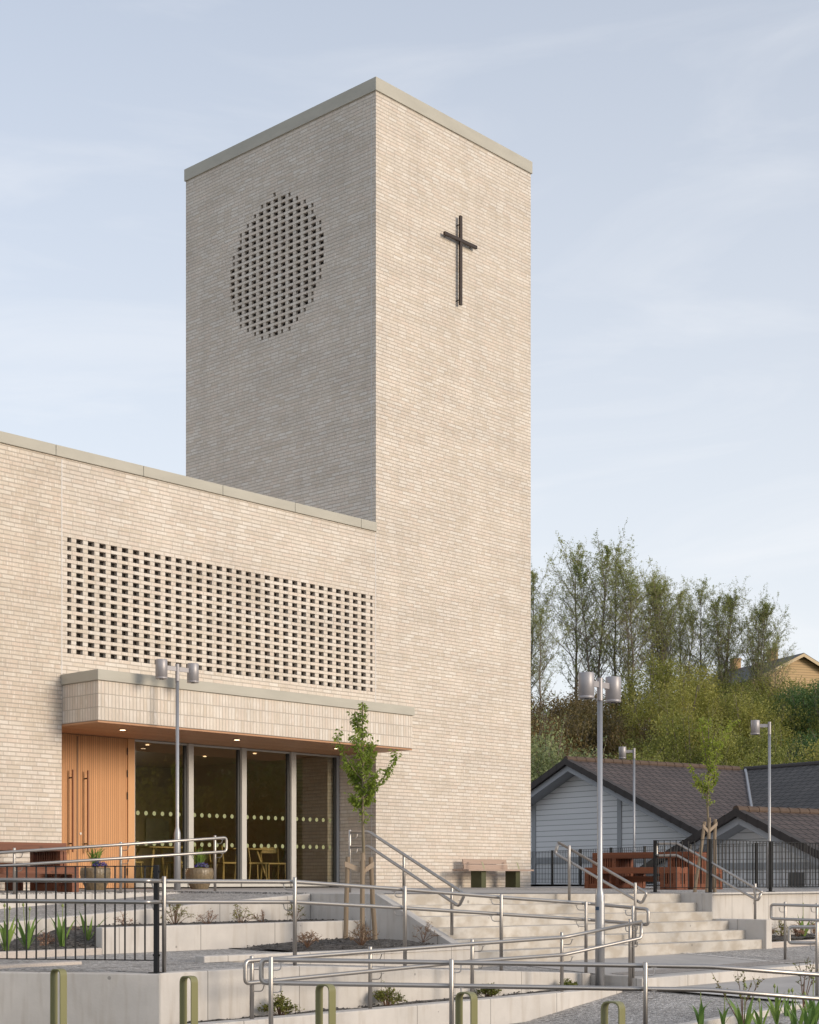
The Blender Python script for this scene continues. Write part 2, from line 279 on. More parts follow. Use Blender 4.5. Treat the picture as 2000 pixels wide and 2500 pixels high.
M['door'] = wood('door_timber', (.50,.235,.09), (.66,.335,.145), .046, .0035)
M['doorplain'] = wood('door_frame_timber', (.56,.29,.12), (.68,.37,.17), .3, 0)
M['handle'] = wood('handle_timber', (.25,.105,.045), (.33,.15,.07), .3, 0)
M['redwood'] = wood('red_stained_timber', (.11,.034,.014), (.26,.082,.034), .14, 0, .5, False, True)
M['benchwood'] = wood('weathered_bench_slat', (.33,.235,.18), (.45,.335,.27), .1, 0, .7, False)
M['stake'] = wood('tree_stake_timber', (.17,.125,.08), (.34,.26,.18), .1, 0, .8)
M['webbing'] = plain('stake_webbing', (.42,.32,.23), .8)
M['frame'] = plain('window_frame_pale', (.52,.50,.46), .5)
M['frame2'] = plain('window_gasket_dark', (.05,.05,.048), .5)
M['glass'] = glassmat()
M['dots'] = plain('green_dot_film', (.27,.30,.15), .6)
M['room'] = plain('room_wall', (.56,.43,.28), .8)
M['roomfloor'] = plain('room_floor', (.36,.25,.17), .5)
M['oak'] = wood('chair_oak', (.42,.29,.10), (.55,.40,.17), .2, 0)
M['paper'] = plain('paper', (.55,.50,.42), .8)
M['pot'] = plain('glazed_pot', (.20,.15,.09), .35, var=.6, scale=26, bump=.5, bscale=30)
M['purple'] = plain('purple_flower', (.10,.06,.34), .6, var=.5, scale=60)
M['grass'] = leafmat('ornamental_grass', (.16,.27,.045), (.32,.44,.10), .3)
M['allium'] = leafmat('allium_leaf', (.13,.25,.06), (.26,.38,.08), .3, 4, .15)
M['alltip'] = plain('allium_bud', (.24,.28,.09), .6)
M['dry'] = leafmat('dry_shrub_leaf', (.30,.18,.11), (.44,.31,.19), .2, 14)
M['greensh'] = leafmat('low_shrub_leaf', (.12,.15,.025), (.24,.24,.04), .3, 12)
M['twig'] = plain('twig_bark', (.16,.09,.055), .8)
M['cherryleaf'] = leafmat('cherry_leaf', (.17,.25,.03), (.36,.43,.07), .45, 6, .1)
M['blossom'] = plain('blossom', (.75,.66,.64), .7)
M['bark'] = plain('young_bark', (.20,.16,.10), .8, var=.3, scale=30, aniso=(1,1,.3))
M['birchbark'] = plain('birch_bark', (.20,.165,.13), .85, var=.5, scale=5, aniso=(3,3,.8))
M['birchleaf'] = leafmat('birch_leaf', (.24,.29,.08), (.44,.46,.15), .5, .5, .15)
M['bush1'] = leafmat('willow_leaf', (.19,.22,.045), (.40,.39,.09), .35, .5, .22)
M['bush2'] = leafmat('grey_willow_leaf', (.19,.23,.09), (.34,.37,.17), .35, .5, .15)
M['bush3'] = leafmat('bramble_leaf', (.11,.09,.03), (.26,.185,.06), .25, .6, .2)
M['bush4'] = leafmat('dark_green_leaf', (.05,.11,.03), (.12,.21,.06), .3, .6, .1)
M['hill'] = plain('hillside_ground', (.045,.048,.018), .95, var=.55, scale=.35, bump=1, bscale=2)
M['street'] = gravel('street_surface', (.14,.135,.13), (.22,.215,.21), (.33,.32,.31), 50)
M['siding'] = wood('grey_painted_siding', (.74,.75,.76), (.82,.825,.835), .17, .010, .6, False)
M['trim'] = plain('grey_house_trim', (.36,.375,.39), .6)
M['fascia'] = plain('grey_fascia', (.38,.395,.42), .6)
M['cream'] = wood('yellow_siding', (.46,.30,.13), (.54,.36,.17), .2, .015, .6, False)
M['creamtrim'] = plain('yellow_trim', (.55,.42,.25), .6)
M['chim'] = plain('chimney_brick', (.40,.25,.12), .8, var=.2, scale=4)
M['slate'] = plain('dark_slate_roof', (.035,.035,.038), .6, var=.3)
def tiles(name, c1, c2):
    m, nt, b = mat_new(name); N = nt.nodes; L = nt.links
    uv = N.new('ShaderNodeUVMap'); uv.uv_map = 'uv'
    bt = N.new('ShaderNodeTexBrick'); bt.offset = .5; bt.inputs['Scale'].default_value = 1; bt.inputs['Brick Width'].default_value = .29; bt.inputs['Row Height'].default_value = .33
    bt.inputs['Mortar Size'].default_value = .028; bt.inputs['Mortar Smooth'].default_value = .6
    bt.inputs['Color1'].default_value = rgba(c1); bt.inputs['Color2'].default_value = rgba(c2); bt.inputs['Mortar'].default_value = rgba([c*.3 for c in c1])
    L.new(uv.outputs[0], bt.inputs['Vector'])
    nz = N.new('ShaderNodeTexNoise'); nz.inputs['Scale'].default_value = .8; nz.inputs['Detail'].default_value = 6; L.new(uv.outputs[0], nz.inputs['Vector'])
    mr = N.new('ShaderNodeMapRange'); mr.inputs[1].default_value = .3; mr.inputs[2].default_value = .7; mr.inputs[3].default_value = .85; mr.inputs[4].default_value = 1.15; L.new(nz.outputs[0], mr.inputs[0])
    vs = N.new('ShaderNodeVectorMath'); vs.operation = 'SCALE'; L.new(bt.outputs['Color'], vs.inputs[0]); L.new(mr.outputs[0], vs.inputs['Scale'])
    L.new(vs.outputs[0], b.inputs['Base Color']); b.inputs['Roughness'].default_value = .7
    bp = N.new('ShaderNodeBump'); bp.inputs['Strength'].default_value = 1; bp.inputs['Distance'].default_value = .04; bp.invert = True
    L.new(bt.outputs['Fac'], bp.inputs['Height']); L.new(bp.outputs[0], b.inputs['Normal']); return m
M['tiles'] = tiles('brown_roof_tiles', (.075,.053,.046), (.10,.072,.062))
M['tiles2'] = tiles('dark_roof_tiles', (.046,.040,.037), (.068,.059,.054))
M['ridge'] = plain('ridge_tile', (.10,.065,.045), .8, var=.4, scale=4)
M['verge'] = plain('verge_tile', (.045,.036,.033), .7, var=.3, scale=3)

# ------------------------------------------------------------------ mesh builder
class MB:
    def __init__(s): s.v = []; s.f = []; s.mi = []
    def add(s, vs, fs, mi=0):
        b = len(s.v); s.v += [tuple(x) for x in vs]; s.f += [tuple(b+i for i in f) for f in fs]; s.mi += [mi]*len(fs); return s
    def quad(s, a, b, c, d, mi=0): return s.add([a, b, c, d], [(0, 1, 2, 3)], mi)
    def boxf(s, o, ax, ay, az, mi=0):                 # corner + three edge vectors
        o = Vector(o); ax = Vector(ax); ay = Vector(ay); az = Vector(az)
        vs = [o, o+ax, o+ax+ay, o+ay, o+az, o+ax+az, o+ax+ay+az, o+ay+az]
        fs = [(0,3,2,1), (4,5,6,7), (0,1,5,4), (1,2,6,5), (2,3,7,6), (3,0,4,7)]
        if ax.cross(ay).dot(az) < 0: fs = [f[::-1] for f in fs]
        return s.add(vs, fs, mi)
    def boxc(s, c, X, Y, sx, sy, sz, mi=0):           # centre, two axes, full sizes
        c = Vector(c); return s.boxf(c - X*sx/2 - Y*sy/2 - Z*sz/2, X*sx, Y*sy, Z*sz, mi)
    def tm(s, t0, t1, m0, m1, e_top, e_bot, mi=0):    # box in the site frame; e_top may be (at t0, at t1)
        if not isinstance(e_top, tuple): e_top = (e_top, e_top)
        vs = [TM(t0,m0,e_bot), TM(t1,m0,e_bot), TM(t1,m1,e_bot), TM(t0,m1,e_bot), TM(t0,m0,e_top[0]), TM(t1,m0,e_top[1]), TM(t1,m1,e_top[1]), TM(t0,m1,e_top[0])]
        fs = [(0,1,2,3), (7,6,5,4), (0,4,5,1), (1,5,6,2), (2,6,7,3), (3,7,4,0)]
        return s.add(vs, fs, mi)
    def tube(s, pts, r, n=8, mi=0, cap=True, smooth=True):
        pts = [Vector(p) for p in pts]
        if isinstance(r, (int, float)): r = [r]*len(pts)
        d0 = (pts[1]-pts[0]).normalized(); a = Vector((0,0,1)) if abs(d0.z) < .9 else Vector((1,0,0))
        nx = d0.cross(a).normalized(); vs = []; fs = []
        for i, p in enumerate(pts):
            if i == 0: d = d0
            elif i == len(pts)-1: d = (pts[i]-pts[i-1]).normalized()
            else: d = ((pts[i]-pts[i-1]).normalized() + (pts[i+1]-pts[i]).normalized()).normalized()
            nx = (nx - d*nx.dot(d)).normalized(); ny = d.cross(nx)
            for k in range(n):
                an = 2*math.pi*k/n; vs.append(p + (nx*math.cos(an) + ny*math.sin(an))*r[i])
        for i in range(len(pts)-1):
            for k in range(n): k2 = (k+1) % n; fs.append((i*n+k, i*n+k2, (i+1)*n+k2, (i+1)*n+k))
        if cap: fs.append(tuple(range(n))[::-1]); fs.append(tuple((len(pts)-1)*n+k for k in range(n)))
        return s.add(vs, fs, mi)
    def lathe(s, c, prof, n=24, mi=0, mod=None):
        c = Vector(c); vs = []; fs = []
        for (r, z) in prof:
            for k in range(n):
                an = 2*math.pi*k/n; rr = r*(mod(k, n, z) if mod else 1); vs.append(c + Vector((rr*math.cos(an), rr*math.sin(an), z)))
        for i in range(len(prof)-1):
            for k in range(n): k2 = (k+1) % n; fs.append((i*n+k, i*n+k2, (i+1)*n+k2, (i+1)*n+k))
        fs.append(tuple(range(n))[::-1]); fs.append(tuple((len(prof)-1)*n+k for k in range(n)))
        return s.add(vs, fs, mi)
    def strip(s, rows, mi=0):                          # rows of equal length points
        n = len(rows[0]); vs = [p for r_ in rows for p in r_]; fs = []
        for i in range(len(rows)-1):
            for k in range(n-1): fs.append((i*n+k, i*n+k+1, (i+1)*n+k+1, (i+1)*n+k))
        return s.add(vs, fs, mi)
    def build(s, name, mats, parent=None, loc=None, smooth=False, uv=False, bevel=0):
        if not isinstance(mats, (list, tuple)): mats = [mats]
        me = bpy.data.meshes.new(name)
        base = Vector(loc) if loc is not None else (Vector(parent['_o']) if (parent is not None and '_o' in parent) else Vector((0,0,0)))
        me.from_pydata([(x-base.x, y-base.y, z-base.z) for x, y, z in s.v], [], s.f)
        for m in mats: me.materials.append(m)
        if len(mats) > 1: me.polygons.foreach_set('material_index', s.mi)
        if smooth: me.polygons.foreach_set('use_smooth', [True]*len(me.polygons))
        me.update()
        if uv:
            lay = me.uv_layers.new(name='uv')
            for p in me.polygons:
                n = p.normal
                if abs(n.z) > .97: tx, ty = U, W
                else:
                    tx = Z.cross(n).normalized(); ty = n.cross(tx).normalized()
                for li in p.loop_indices:
                    co = me.vertices[me.loops[li].vertex_index].co + base; lay.data[li].uv = (co.dot(tx), co.dot(ty))
        o = bpy.data.objects.new(name, me); scene.collection.objects.link(o)
        o.location = base
        if parent is not None:
            o.parent = parent
            if '_o' in parent: o.location = (0, 0, 0)
        if bevel:
            bv = o.modifiers.new('bevel', 'BEVEL'); bv.width = bevel; bv.segments = 2; bv.limit_method = 'ANGLE'
        return o
def fillet(pts, rad, n=5):
    pts = [Vector(p) for p in pts]; out = [pts[0]]
    for i in range(1, len(pts)-1):
        a, b, c = pts[i-1], pts[i], pts[i+1]; d1 = (a-b); d2 = (c-b)
        r = min(rad, d1.length*.45, d2.length*.45); p1 = b + d1.normalized()*r; p2 = b + d2.normalized()*r
        for k in range(n+1):
            q = k/n; out.append(p1*(1-q)**2 + b*2*q*(1-q) + p2*q*q)
    out.append(pts[-1]); return out
def thing(name, label, cat, loc, group=None):
    o = bpy.data.objects.new(name, None); scene.collection.objects.link(o); o.location = loc; o.empty_display_size = .2
    o['label'] = label; o['category'] = cat; o['_o'] = tuple(loc)
    if group: o['group'] = group
    return o
def sub(o, parent):                # parts keep their parent's origin so that sub-parts can be built on them
    o['_o'] = tuple(parent['_o']); return o
def tag(o, label, cat, group=None):
    o['label'] = label; o['category'] = cat
    if group: o['group'] = group
    return o
def struct(name, mb, mat, **k):
    o = mb.build(name, mat, **k); o['kind'] = 'structure'; return o
def copy_tree(src, loc, rotz=0, scale=1, label=None):
    c = src.copy(); scene.collection.objects.link(c); c.location = loc; c.rotation_euler = (0, 0, rotz)
    c.scale = (scale,)*3 if not isinstance(scale, tuple) else scale
    if label: c['label'] = label
    def rec(a, b):
        for ch in list(a.children):
            d = ch.copy(); scene.collection.objects.link(d); d.parent = b; rec(ch, d)
    rec(src, c); return c

# ------------------------------------------------------------------ ground levels (depth below the eye)
def e_terr(t, m): return .19 + max(0, m)/7.21*(.07 + .006*max(-8, min(0, t)))
def e_top(t): return e_terr(t, 7.21)
def e_rampA(t): return .221 + .0615*(-7.445-t)
def e_rampB(t): return .90 if t < -11.58 else .90 + .0605*(t+11.58)
def e_plat(m): return 1.145 + (m-8.76)*.05
def e_low(t, m):
    e = 1.39 + .025*max(0, m-10.83); d = max(0, -6.4-t); f = 1 if m < 10.8 else max(.4, 1-(m-10.8)*.27)
    return min(1.66, e + .125*d*f)
def patch(mb, t0, t1, m0, m1, ef, nt=2, nm=2, jit=0, mi=0):
    rows = []
    for j in range(nm+1):
        r_ = []
        for i in range(nt+1):
            t = t0+(t1-t0)*i/nt; m = m0+(m1-m0)*j/nm; e = ef(t, m)
            if jit: e -= jit*noise.noise(Vector((t*2.2, m*2.2, 3)))
            r_.append(TM(t, m, e))
        rows.append(r_)
    n = nt+1; vs = [p for r_ in rows for p in r_]; fs = []
    for j in range(nm):
        for i in range(nt): fs.append((j*n+i, (j+1)*n+i, (j+1)*n+i+1, j*n+i+1))
    return mb.add(vs, fs, mi)
# big base sheet: street level near, hillside behind
def hill_z(x, y):
    s = max(0, min(1, (y-57)/44)); s = s*s*(3-2*s)
    z = -2.1 + 11.6*s + (1.0*noise.noise(Vector((x*.05, y*.05, 0))) if s > 0 else 0)*s
    if y > 175: z -= (y-175)*.06
    a = max(0, min(1, (x-60)/16)); b = max(0, min(1, (y-13)/9)); a = a*a*(3-2*a); b = b*b*(3-2*b)  # unseen rise added at the right to close sky gaps in the glass reflection
    z = max(z, -2.1 + 12.5*a*b)
    return z
def ground():
    mb = MB(); xs = [-900,-400,-200,-120] + [-80+8*i for i in range(15)] + [40+4*i for i in range(21)] + [160,260,500,900]; ys = [-600,-200,-80,-30,0,8,12,16,20,24,30,40,50] + [56+4*i for i in range(18)] + [140,170,220,300,500,900,1500]
    vs = [Vector((x, y, hill_z(x, y))) for y in ys for x in xs]; n = len(xs); fs = []
    for j in range(len(ys)-1):
        for i in range(n-1): fs.append((j*n+i, j*n+i+1, (j+1)*n+i+1, (j+1)*n+i))
    mb.add(vs, fs); struct('ground', mb, M['hill'], smooth=True)
ground()
mb = MB(); patch(mb, -34, 14, 10.5, 40, lambda t, m: e_low(t, m) + (.3*max(0, t-1) if m > 30 else 0), 96, 60); struct('lower_gravel', mb, M['gravel'])
mb = MB(); patch(mb, -6.3, -2.4, 10.83, 20, lambda t, m: e_low(t, m)-.014, 8, 20); struct('lower_path', mb, M['pave'], uv=True)
mb = MB(); patch(mb, -6.37, -6.29, 10.84, 20, lambda t, m: e_low(-6.3, m)-.030, 1, 20); struct('path_edging', mb, M['line'])
# terrace
mb = MB()
patch(mb, -16, -7.445, -.2, 2.95, e_terr, 4, 3); patch(mb, -7.445, 0, -1.1, 7.21, e_terr, 4, 5)
mb.quad(TM(-7.445,2.9,.8), TM(-7.445,2.9,.19), TM(-7.445,5.85,.20), TM(-7.445,5.85,.8)); mb.quad(TM(-16,2.95,.8), TM(-7.445,2.95,.8), TM(-7.445,2.95,.2), TM(-16,2.95,.2))
patch(mb, 0, 6.5, .0, 7.9, e_terr, 4, 5); patch(mb, 6.5, 26, -10, 7.9, e_terr, 8, 6); patch(mb, 5.0, 26, -26, 0, e_terr, 8, 6)
struct('terrace_gravel', mb, M['gravel'])
mb = MB(); patch(mb, -7.43, -.0, 2.4, 7.20, lambda t, m: e_terr(t, m)-.006, 6, 4); patch(mb, -8.1, -.02, -1.08, 2.4, lambda t, m: e_terr(t, m)-.006, 6, 3)
struct('terrace_paving', mb, M['pave'], uv=True)
mb = MB(); patch(mb, -7.2, -.1, 6.55, 6.9, lambda t, m: e_terr(t, m)-.012, 6, 1); struct('tactile_paving', mb, M['tact'])
mb = MB(); patch(mb, -16, -7.445, 2.9, 5.92, lambda t, m: e_rampA(t), 8, 3); struct('upper_ramp', mb, M['gravel'])
def soilpatch(name, t0, t1, m0, m1, e, jit=.05, mound=0, rise=None):
    mb = MB(); nt = max(6, int((t1-t0)*7)); nm = max(4, int((m1-m0)*7))
    def ef(t, m):
        a = (t-t0)/(t1-t0); b = (m-m0)/(m1-m0); return e - (rise(t, m) if rise else 0) - mound*max(0, math.sin(a*math.pi)*math.sin(b*math.pi)) - .02*noise.noise(Vector((t*9, m*9, 1)))
    patch(mb, t0, t1, m0, m1, ef, nt, nm, jit); rnd = random.Random(name)
    for i in range(int((t1-t0)*(m1-m0)*90)):          # clods and bark chips
        t = rnd.uniform(t0+.05, t1-.05); m = rnd.uniform(m0+.04, m1-.04); p = TM(t, m, ef(t, m)-.004); r_ = rnd.uniform(.006, .022); a = rnd.uniform(0, 3.14)
        x = Vector((math.cos(a), math.sin(a), rnd.uniform(-.3, .3)))*r_*rnd.uniform(1, 1.8); y = Vector((-math.sin(a), math.cos(a), 0))*r_; z = Z*r_*.8
        mb.add([p-x, p+y, p+x, p-y, p+z], [(0,3,4), (3,2,4), (2,1,4), (1,0,4)])
    return struct(name, mb, M['soil'], smooth=False)
soilpatch('shrub_bed_soil', -11.35, -7.445, 5.92, 6.87, .575, .015)
soilpatch('left_bed_soil', -16, -11.3, 5.92, 6.94, .80, .03, 0, lambda t, m: .225*max(0, min(1, (t+12.9)/1.5))*max(0, min(1, (6.92-m)/.55)) - .01)
soilpatch('tree_bed_soil', -9.9, -7.45, 7.0, 8.76, .86, .03, .10)
soilpatch('low_planter_soil', -13.3, -6.55, 10.05, 10.42, 1.385, .03, .03)
soilpatch('right_bed_soil', .18, 8, 7.84, 8.66, 1.02, .03, .03)
soilpatch('corner_bed_soil', -13.6, -6.62, 13.12, 16.5, 1.56, .05, .06)
# landing gravel beside the soil bed and the ramps
mb = MB(); patch(mb, -13.9, -7.45, 7.0, 8.95, lambda t, m: .872+.012*(m-7), 4, 3)
mb.add([TM(-13.9,7.0,.872), TM(-13.9,8.95,.895), Vector((-5.5,15.46,-.725)), TM(-16,7.0,.872)], [(0,3,2,1)])
mb.add([TM(-13.9,8.95,.895), TM(-13.3,8.95,.895), TM(-13.27,9.86,.905), Vector((-2.7,14.90,-.715))], [(0,3,2,1)])
struct('landing_gravel', mb, M['gravel'])
mb = MB(); patch(mb, -13.4, -7.445, 8.9, 9.9, lambda t, m: e_rampB(t)-.002, 10, 2); struct('middle_ramp', mb, M['gravel'])
mb = MB(); patch(mb, -6.5, 8, 8.70, 10.80, lambda t, m: e_plat(m), 6, 3); patch(mb, -7.445, -6.5, 8.70, 9.9, lambda t, m: e_plat(m)*((t+7.445)/.945)+1.146*(1-(t+7.445)/.945), 3, 3); struct('platform_gravel', mb, M['gravel'])
mb = MB(); patch(mb, -6.48, -2.4, 8.78, 10.81, lambda t, m: e_plat(m)-.006, 4, 3); struct('platform_paving', mb, M['pave'], uv=True)
mb = MB(); patch(mb, -2.42, -2.34, 8.78, 10.61, lambda t, m: e_plat(m)-.016, 1, 3); struct('platform_edging', mb, M['line'])
def tactile(name, t0, t1, m0, m1, ef):
    mb = MB(); patch(mb, t0, t1, m0, m1, lambda t, m: ef(t, m)-.010, 6, 1)
    n = int((t1-t0)/.075)
    for i in range(n):
        t = t0+.03+i*.075
        for j in range(4):
            m_ = m0+.05+j*.085; p = TM(t, m_, ef(t, m_)-.010); mb.boxc(p+Z*.004, (U+W).normalized(), (W-U).normalized(), .055, .022, .012)
    return struct(name, mb, M['tact'])
tactile('platform_tactile_paving', -6.3, -1.8, 10.2, 10.55, lambda t, m: e_plat(m))

# ------------------------------------------------------------------ concrete walls, kerbs and steps
def wallbox(name, label, cat, args, mat='conc', bevel=.012, group=None):
    mb = MB()
    for a in (args if isinstance(args, list) else [args]): mb.tm(*a)
    o = mb.build(name, M[mat], loc=TM(*[(a_[0]+a_[1])/2 for a_ in [(args[0][0], args[0][1]), (args[0][2], args[0][3])]], 1.2), uv=True, bevel=bevel); tag(o, label, cat, group); return o
def slopewall(name, label, cat, t0, t1, m0, m1, ef, e_bot, n=6):
    mb = MB()
    top = [(t0+(t1-t0)*i/n) for i in range(n+1)]; vs = []
    for t in top: vs += [TM(t, m0, ef(t)), TM(t, m1, ef(t)), TM(t, m1, e_bot), TM(t, m0, e_bot)]
    fs = []
    for i in range(n):
        for k in range(4): k2 = (k+1) % 4; fs.append((i*4+k, i*4+k2, (i+1)*4+k2, (i+1)*4+k))
    fs.append((3,2,1,0)); fs.append(tuple(n*4+k for k in range(4))); mb.add(vs, fs)
    o = mb.build(name, M['conc'], loc=TM((t0+t1)/2, m1, e_bot), uv=True, bevel=.012); tag(o, label, cat); return o
slopewall('retaining_wall', 'pale sloping concrete wall behind the row of small dry shrubs', 'wall', -16, -7.47, 5.80, 5.92, lambda t: e_rampA(t)-.012, 1.1)
wallbox('planter_wall', 'low concrete wall in front of the row of dry little shrubs, upper planter', 'wall', [(-11.81, -7.46, 6.85, 7.0, .565, 1.1)])
wallbox('planter_kerb', 'low concrete wall in front of the bed with the staked young tree', 'kerb', [(-11.9, -7.38, 8.77, 8.93, (.826, .855), 1.35)])
wallbox('kerb', 'thin concrete kerb carrying the handrail beside the timber benches at the entrance', 'kerb', [(-16, -7.5, 2.92, 3.08, (.235, .215), .8)])
wallbox('kerb', 'rough pale granite kerb in front of the strap-leaved plants behind the black fence', 'kerb', [(-16, -11.86, 6.95, 7.07, .795, 1.0)], 'granite')
wallbox('kerb', 'short flat concrete kerb lying on the gravel just behind the black fence', 'kerb', [(-16, -13.05, 8.2, 8.36, .855, 1.0)], 'granite')
slopewall('ramp_wall', 'long concrete retaining wall under the middle ramp with the low green shrubs at its foot', 'wall', -13.37, -6.5, 9.87, 10.05, lambda t: e_rampB(t)-.005, 1.9, 12)
wallbox('planter_kerb', 'lowest long concrete kerb, carrying handrail posts above the lower gravel', 'kerb', [(-13.6, -6.56, 10.40, 10.58, 1.35, 2.0)])
# front left retaining wall, seen almost square on
cz = TM(-13.37, 10.05, .905); fd = Vector((-.98, .19, 0)).normalized(); fn = Vector((-.19, -.98, 0)).normalized()
mb = MB(); mb.boxf(Vector((cz.x, cz.y, -1.9))+fd*.0, fd*4.2, -fn*.2, Z*(EYE-.905+1.9+.004)); o = mb.build('front_retaining_wall', M['conc'], loc=(cz.x, cz.y, -1.9), uv=True, bevel=.012)
tag(o, 'grey concrete retaining wall under the black fence at the bottom left', 'wall')
# stairs
G, H = .31, .147
stairs = thing('staircase', 'wide flight of six stained concrete steps rising to the terrace', 'stairs', TM(-3.7, 8.8, 1.2))
for k in range(6):
    mb = MB(); m0 = 6.9+G*k if k else 6.9; mb_m1 = 7.21+G*k
    a = e_top(-7.42)+H*k; b = e_top(0)+H*k
    mb.tm(-7.42, 0, mb_m1-G-.02 if k else 6.95, mb_m1, (a-(.004 if k == 0 else 0), b-(.004 if k == 0 else 0)), 1.6)
    mb.build('step', M['step'], stairs, uv=True, bevel=.008)
mb = MB()                                   # left flank wall with the sloping stringer
prof = [(3.0, .17), (7.15, .205), (8.92, .205+1.77*.455), (8.92, 1.5), (3.0, 1.5)]
prof = [(5.82, e_top(-7.4)-.012), (7.18, e_top(-7.4)-.012), (8.76, e_top(-7.4)+.72), (8.76, 1.7), (5.82, 1.7)]
tA, tB = -7.46, -7.30
vs = [TM(tA, m, e) for m, e in prof] + [TM(tB, m, e) for m, e in prof]; n = len(prof)
mb.add(vs, [tuple(range(n))[::-1], tuple(range(n, 2*n))] + [(i, (i+1) % n, n+(i+1) % n, n+i) for i in range(n)])
o = mb.build('stair_flank_wall', M['conc'], loc=TM(-7.4, 7.5, 1.2), uv=True, bevel=.01); tag(o, 'shaded concrete flank wall with a sloping top on the left side of the stairs', 'wall')
mb = MB(); mb.tm(0, 10, 7.82-.2, 7.82, .238, 1.3); mb.tm(0, .18, 7.05, 7.62, .238, 1.3)
o = mb.build('terrace_wall', M['conc'], loc=TM(4, 7.8, 1.2), uv=True, bevel=.012); tag(o, 'high concrete wall carrying the black fence to the right of the stairs', 'wall')
mb = MB(); mb.tm(0, .18, 7.822, 8.84, .672, 1.4); o = mb.build('stair_cheek', M['conc'], loc=TM(.1, 8.4, 1.2), uv=True, bevel=.012); tag(o, 'low concrete cheek block at the lower right end of the stairs', 'wall')
wallbox('kerb', 'pale kerb of the bed below the high concrete wall, right of the stairs', 'kerb', [(.185, 8, 8.66, 8.78, 1.05, 1.3)], 'granite')
mb = MB(); mb.tm(-6.5, 8, 10.62, 10.83, e_plat(10.83)-.012, 1.8); mb.tm(-6.5, -6.36, 9.90, 10.62, e_plat(10.4)-.012, 1.8)
o = mb.build('platform_step', M['conc'], loc=TM(-2, 10.8, 1.4), uv=True, bevel=.01); tag(o, 'single long concrete step between the platform and the lower path', 'step')
mb = MB(); mb.tm(-13.6, -6.6, 13.0, 13.12, (1.60, 1.41), 2.0); mb.tm(-6.6, -6.48, 13.0, 16.5, 1.41, 2.0)
o = mb.build('planter_kerb', M['conc'], loc=TM(-8, 13, 1.6), uv=True, bevel=.012); tag(o, 'concrete kerb of the planted bed in the bottom right corner', 'kerb')

# ------------------------------------------------------------------ the church
church = thing('church', 'modern pale brick church with square tower, cross and brick lattice', 'church', TM(-1, 0, .19))
def latticewall(mb, P, x0, x1, z0, z1, holes, depth=.115):
    """P(x, d, z) -> point; d = depth behind the face. holes: list of (x0,x1,z0,z1)."""
    xs = sorted(set([x0, x1] + [round(h[0], 4) for h in holes] + [round(h[1], 4) for h in holes])); zs = sorted(set([z0, z1] + [round(h[2], 4) for h in holes] + [round(h[3], 4) for h in holes]))
    hs = set()
    for h in holes:
        a = [i for i, x in enumerate(xs[:-1]) if x >= round(h[0], 4)-1e-6 and xs[i+1] <= round(h[1], 4)+1e-6]; b = [j for j, z in enumerate(zs[:-1]) if z >= round(h[2], 4)-1e-6 and zs[j+1] <= round(h[3], 4)+1e-6]
        for i in a:
            for j in b: hs.add((i, j))
    idx = {}; vs = []
    def vid(i, j):
        if (i, j) not in idx: idx[(i, j)] = len(vs); vs.append(P(xs[i], 0, zs[j]))
        return idx[(i, j)]
    fs = [(vid(i, j), vid(i+1, j), vid(i+1, j+1), vid(i, j+1)) for i in range(len(xs)-1) for j in range(len(zs)-1) if (i, j) not in hs]
    mb.add(vs, fs)
    for (a, b, c, d) in holes:
        q = [P(a,0,c), P(b,0,c), P(b,0,d), P(a,0,d), P(a,depth,c), P(b,depth,c), P(b,depth,d), P(a,depth,d)]
        mb.add(q, [(0,4,5,1), (1,5,6,2), (2,6,7,3), (3,7,4,0)])
TW, TD = 5.03, 6.013; ZT = 16.08
# tower: front (faces W), left (faces -U), right, back
holes = []; zc = 13.33; vc = 2.99
for i in range(-6, 7):
    for j in range(-11, 12):
        x = vc + i*BW; n_ = round((zc-VOFF)/CR-.5); z = (n_+.5)*CR+VOFF + j*2*CR
        d = math.hypot(x-vc, z-zc)
        if d < 1.56:
            w = .073
            if d > 1.44:
                if x > vc: holes.append((x-w, x+.0, z-.045, z+.045))
                else: holes.append((x-.0, x+w, z-.045, z+.045))
            else: holes.append((x-w, x+w, z-.045, z+.045))
mb = MB()
latticewall(mb, lambda x, d, z: TM(d, -x, z=z), 0, TD, -.3, ZT, holes, .06)     # left face (orientation fixed below)
mb.f = [f[::-1] for f in mb.f]
mb.quad(TM(0,0,z=-.3), TM(TW,0,z=-.3), TM(TW,0,z=ZT), TM(0,0,z=ZT))
mb.quad(TM(TW,0,z=-.3), TM(TW,-TD,z=-.3), TM(TW,-TD,z=ZT), TM(TW,0,z=ZT)); mb.quad(TM(TW,-TD,z=-.3), TM(0,-TD,z=-.3), TM(0,-TD,z=ZT), TM(TW,-TD,z=ZT))
mb.quad(TM(0,0,z=ZT), TM(TW,0,z=ZT), TM(TW,-TD,z=ZT), TM(0,-TD,z=ZT))
tower = sub(mb.build('tower', M['brick'], church, uv=True), church)
mb = MB(); mb.tm(.064, TW-.2, -TD+.2, -.2, EYE-ZT+.3, EYE-11.2); mb.build('belfry_shade_box', M['dark'], tower)  # solid black box paints the shade behind the round screen
mb = MB(); mb.tm(-.03, TW+.03, -TD-.03, .03, EYE-16.35, EYE-16.08); mb.build('coping', M['coping'], tower, bevel=.008)
mb = MB(); mb.boxf(TM(-.004, -.13, z=-.1), U*.02, W*.012, Z*(16.05)); mb.build('movement_joint', M['joint'], tower)
